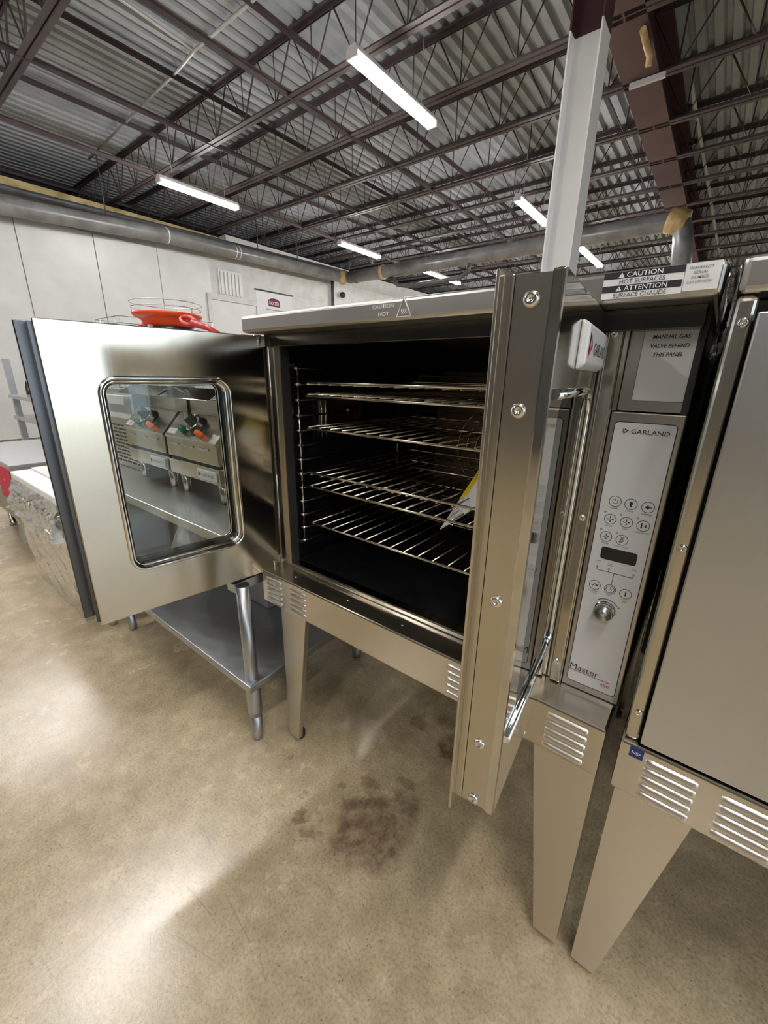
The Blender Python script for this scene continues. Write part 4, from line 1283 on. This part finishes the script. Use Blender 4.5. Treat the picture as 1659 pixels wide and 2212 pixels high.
for (dz, rr_) in ((1.432, 0.131), (1.452, 0.135)):
    MB().tube([(DX + rr_ * math.cos(a * math.pi / 24), DY + rr_ * math.sin(a * math.pi / 24), dz) for a in range(48)], 0.0016, 6, closed=True).build('ring', 'matte_steel', wr_)
for a in (0.3, 2.4, 4.5):
    MB().tube([(DX + 0.131 * math.cos(a), DY + 0.131 * math.sin(a), 1.413), (DX + 0.135 * math.cos(a), DY + 0.135 * math.sin(a), 1.452)], 0.0013, 5).build('ring_post', 'matte_steel', wr_)

def red_handle(pts, label):
    """slotted red grip on a long shank that stands on the unit below"""
    t = thing('red_handle_ladle', pts[-1], label, 'utensil')
    p0, p1 = Vector(pts[0]), Vector(pts[1])
    d = (p1 - p0).normalized()
    s = Vector((0, 0, 1)).cross(d).normalized()
    w = (Vector((0, 0, 1)) * 0.8 + s * 0.6).normalized()
    n_ = 18
    c = p0 + d * 0.045
    MB().tube([c + d * (0.048 * math.cos(2 * math.pi * i / n_)) + w * (0.016 * math.sin(2 * math.pi * i / n_)) for i in range(n_)], 0.0085, 8, closed=True).build('grip_loop', 'red', t)
    MB().tube([p0 + d * 0.085] + [Vector(p) for p in pts[1:]], [0.015] + [0.010] * (len(pts) - 1), 8).build('shank', 'red', t)
    return t
red_handle([(-0.675, 0.20, 1.378), (-0.50, 0.20, 1.338), (-0.44, 0.205, 1.315), (-0.425, 0.22, 1.27), (-0.425, 0.23, 1.139)], 'red slotted handle resting right of the orange dish')
red_handle([(-1.12, 0.235, 1.376), (-1.03, 0.24, 1.355), (-1.02, 0.25, 1.30), (-1.02, 0.26, 1.139)], 'red handle just left of the orange dish')
for (x0_, x1_, y0_, y1_, z_, zb_, lb) in ((-1.56, -1.27, 0.21, 0.48, 1.43, 1.102, 'deep wire basket at the far left above the open door'), (-1.19, -1.03, 0.36, 0.54, 1.42, 1.142, 'small wire basket just left of the orange dish')):
    wb = thing('wire_basket', ((x0_ + x1_) / 2, (y0_ + y1_) / 2, zb_), lb, 'wire basket')
    for zz in (z_, z_ - 0.03):
        MB().tube([(x0_, y0_, zz), (x1_, y0_, zz), (x1_, y1_, zz), (x0_, y1_, zz)], 0.0024, 5, closed=True).build('rim_wire', 'matte_steel', wb)
    for k in range(6):
        xx = x0_ + (x1_ - x0_) * k / 5
        MB().tube([(xx, y0_, z_), (xx, y0_ + 0.02, zb_ + 0.002), (xx, y1_ - 0.02, zb_ + 0.002), (xx, y1_, z_)], 0.0016, 5).build('rib_wire', 'matte_steel', wb)

# ------------------------------------------------------------------ wrapped range and its neighbours at the far left
rg = thing('wrapped_range', (-1.72, 0.2, 0), 'low steel range wrapped in clear plastic behind the open left door', 'range')
MB().box(-2.03, -1.26, -0.155, 0.62, 0.08, 0.60).build('body', 'matte_steel', rg, bevel=0.006)
MB().box(-2.03, -1.26, -0.158, -0.155, 0.10, 0.44).build('oven_front', 'paper', rg)
MB().box(-2.05, -1.24, -0.19, 0.62, 0.60, 0.64).build('top', 'white_paint', rg, bevel=0.006)
for k in range(7):
    xx = -1.96 + 0.105 * k
    kb = MB().lathe([(0.034, 0), (0.034, 0.008), (0.024, 0.012), (0.026, 0.034), (0.018, 0.042), (0.0, 0.045)], (xx, -0.155, 0.525), (0, -1, 0), 16).build('knob', 'chrome', rg)
    MB().box(xx - 0.006, xx + 0.006, -0.222, -0.19, 0.495, 0.555).build('knob_grip', 'chrome', kb, bevel=0.003)
crumple('plastic_wrap', 'wrap', (-2.06, -0.185, 0.0), (0.82, 0.0, 0.0), (0.0, -0.01, 0.50), 26, 20, 0.018, rg, 11, 3.2)
crumple('plastic_wrap', 'wrap', (-2.05, -0.24, 0.44), (0.81, 0.0, 0.0), (0.0, 0.05, 0.17), 40, 10, 0.022, rg, 12, 5.0)
for lx in (-1.96, -1.33):
    for ly in (-0.1, 0.55):
        MB().lathe([(0.03, 0), (0.03, 0.03), (0.022, 0.035), (0.022, 0.085)], (lx, ly, 0), (0, 0, 1), 12).build('foot', 'matte_steel', rg)
MB().box(-1.36, -1.27, -0.235, -0.19, 0.42, 0.475).build('tape_label', 'paper', rg)
tp = thing('slotted_tray', (-1.75, 0.1, 0.64), 'flat white tray with slots on top of the wrapped range', 'tray')
MB().box(-2.02, -1.63, -0.10, 0.35, 0.641, 0.653).build('tray_plate', 'paper', tp, bevel=0.003)
for k in range(8):
    MB().box(-1.98 + 0.04 * k, -1.964 + 0.04 * k, 0.0, 0.09, 0.653, 0.6542).build('slot', 'ink', tp)
fp = thing('folded_paper', (-2.0, 0.3, 0.655), 'crumpled white paper sheets piled on the range tray', 'paper')
crumple('sheet', 'paper', (-2.03, 0.12, 0.69), (0.38, 0.05, 0.02), (0.05, 0.42, 0.14), 10, 8, 0.03, fp, 21, 2.0)
crumple('sheet', 'paper', (-2.04, 0.38, 0.77), (0.40, 0.0, 0.02), (0.0, 0.25, 0.10), 10, 6, 0.03, fp, 22, 2.0)

r2 = thing('neighbour_range', (-2.85, 0.2, 0), 'dark fronted steel unit beyond the wrapped range at the left edge', 'range')
MB().box(-3.35, -2.32, -0.12, 0.62, 0.18, 0.60).build('body', 'darksteel', r2, bevel=0.006)
MB().box(-3.36, -2.24, -0.16, 0.62, 0.60, 0.64).build('top', 'matte_steel', r2, bevel=0.005)
for lx in (-3.25, -2.42):
    for ly in (-0.06, 0.55):
        MB().lathe([(0.026, 0), (0.026, 0.03), (0.02, 0.035), (0.02, 0.18)], (lx, ly, 0), (0, 0, 1), 12).build('leg', 'steel', r2)
for k in range(6):
    MB().lathe([(0.03, 0), (0.026, 0.012), (0.024, 0.04), (0.0, 0.045)], (-3.2 + 0.15 * k, -0.12, 0.52), (0, -1, 0), 14).build('knob', 'chrome', r2)
br = thing('floor_light_blocker', (0.0, 1.4, 0), 'added unseen range form behind the open oven, blocking light from the floor', 'range')  # added and unseen: stops light from behind so the floor stays dark
MB().box(-0.75, 0.95, 1.02, 1.75, 0.15, 0.92).build('body', 'darksteel', br, bevel=0.006)
MB().box(-0.76, 0.96, 1.0, 1.76, 0.92, 0.96).build('top', 'matte_steel', br, bevel=0.005)
MB().box(-0.76, 0.96, 0.98, 1.0, 0.02, 1.12).build('back_guard', 'darksteel', br)
for lx in (-0.68, 0.88):
    for ly in (1.08, 1.68):
        MB().lathe([(0.026, 0), (0.026, 0.03), (0.02, 0.035), (0.02, 0.15)], (lx, ly, 0), (0, 0, 1), 12).build('leg', 'steel', br)
rp = MB().box(-2.62, -2.255, -0.163, -0.161, 0.39, 0.61).build('red_notice', 'paper_red')
tag(rp, 'plain red paper hung on the unit at the left edge', 'notice')

ts = thing('steel_shelving', (-4.9, 0.9, 0), 'grey steel shelving by the white wall at the left edge', 'shelf')
for (px_, py_) in ((-5.6, 0.6), (-4.3, 0.6), (-5.6, 1.2), (-4.3, 1.2)):
    MB().box(px_ - 0.03, px_ + 0.03, py_ - 0.03, py_ + 0.03, 0, 1.3 if px_ < -5 else 0.9).build('post', 'matte_steel', ts)
for zz in (0.3, 0.62, 0.86):
    MB().box(-5.65, -4.25, 0.55, 1.25, zz, zz + 0.04).build('shelf_board', 'matte_steel', ts, bevel=0.005)
for k, xx in enumerate((-5.35, -4.95)):
    cs = thing('curved_guard', (xx, 0.8, 0.9), ('left', 'right')[k] + ' curved grey metal strip standing on the steel shelving', 'metal strip', 'curved strips on the shelving')
    pts = [(xx + 0.0, 0.66, 0.912), (xx + 0.03, 0.66, 1.0), (xx + 0.09, 0.66, 1.06), (xx + 0.2, 0.66, 1.075)]
    m = MB()
    v_ = [Vector(p) for p in pts] + [Vector(p) + Vector((0, 0.25, 0)) for p in pts]
    v2 = [p + Vector((0.006, 0, -0.006)) for p in v_]
    m.add(v_ + v2, [(0, 1, 5, 4), (1, 2, 6, 5), (2, 3, 7, 6), (8, 12, 13, 9), (9, 13, 14, 10), (10, 14, 15, 11), (0, 8, 9, 1), (1, 9, 10, 2), (2, 10, 11, 3), (4, 5, 13, 12), (5, 6, 14, 13), (6, 7, 15, 14), (3, 11, 15, 7), (0, 4, 12, 8)], True)
    m.build('strip', 'darksteel', cs)

# ------------------------------------------------------------------ no part deeper than thing > part > sub-part
def depth(o):
    d = 0
    while o.parent is not None:
        o = o.parent
        d += 1
    return d
for _ in range(3):
    for o in list(COL.objects):
        if depth(o) > 2:
            gp = o.parent.parent
            o.location = o.location + o.parent.location
            o.parent = gp
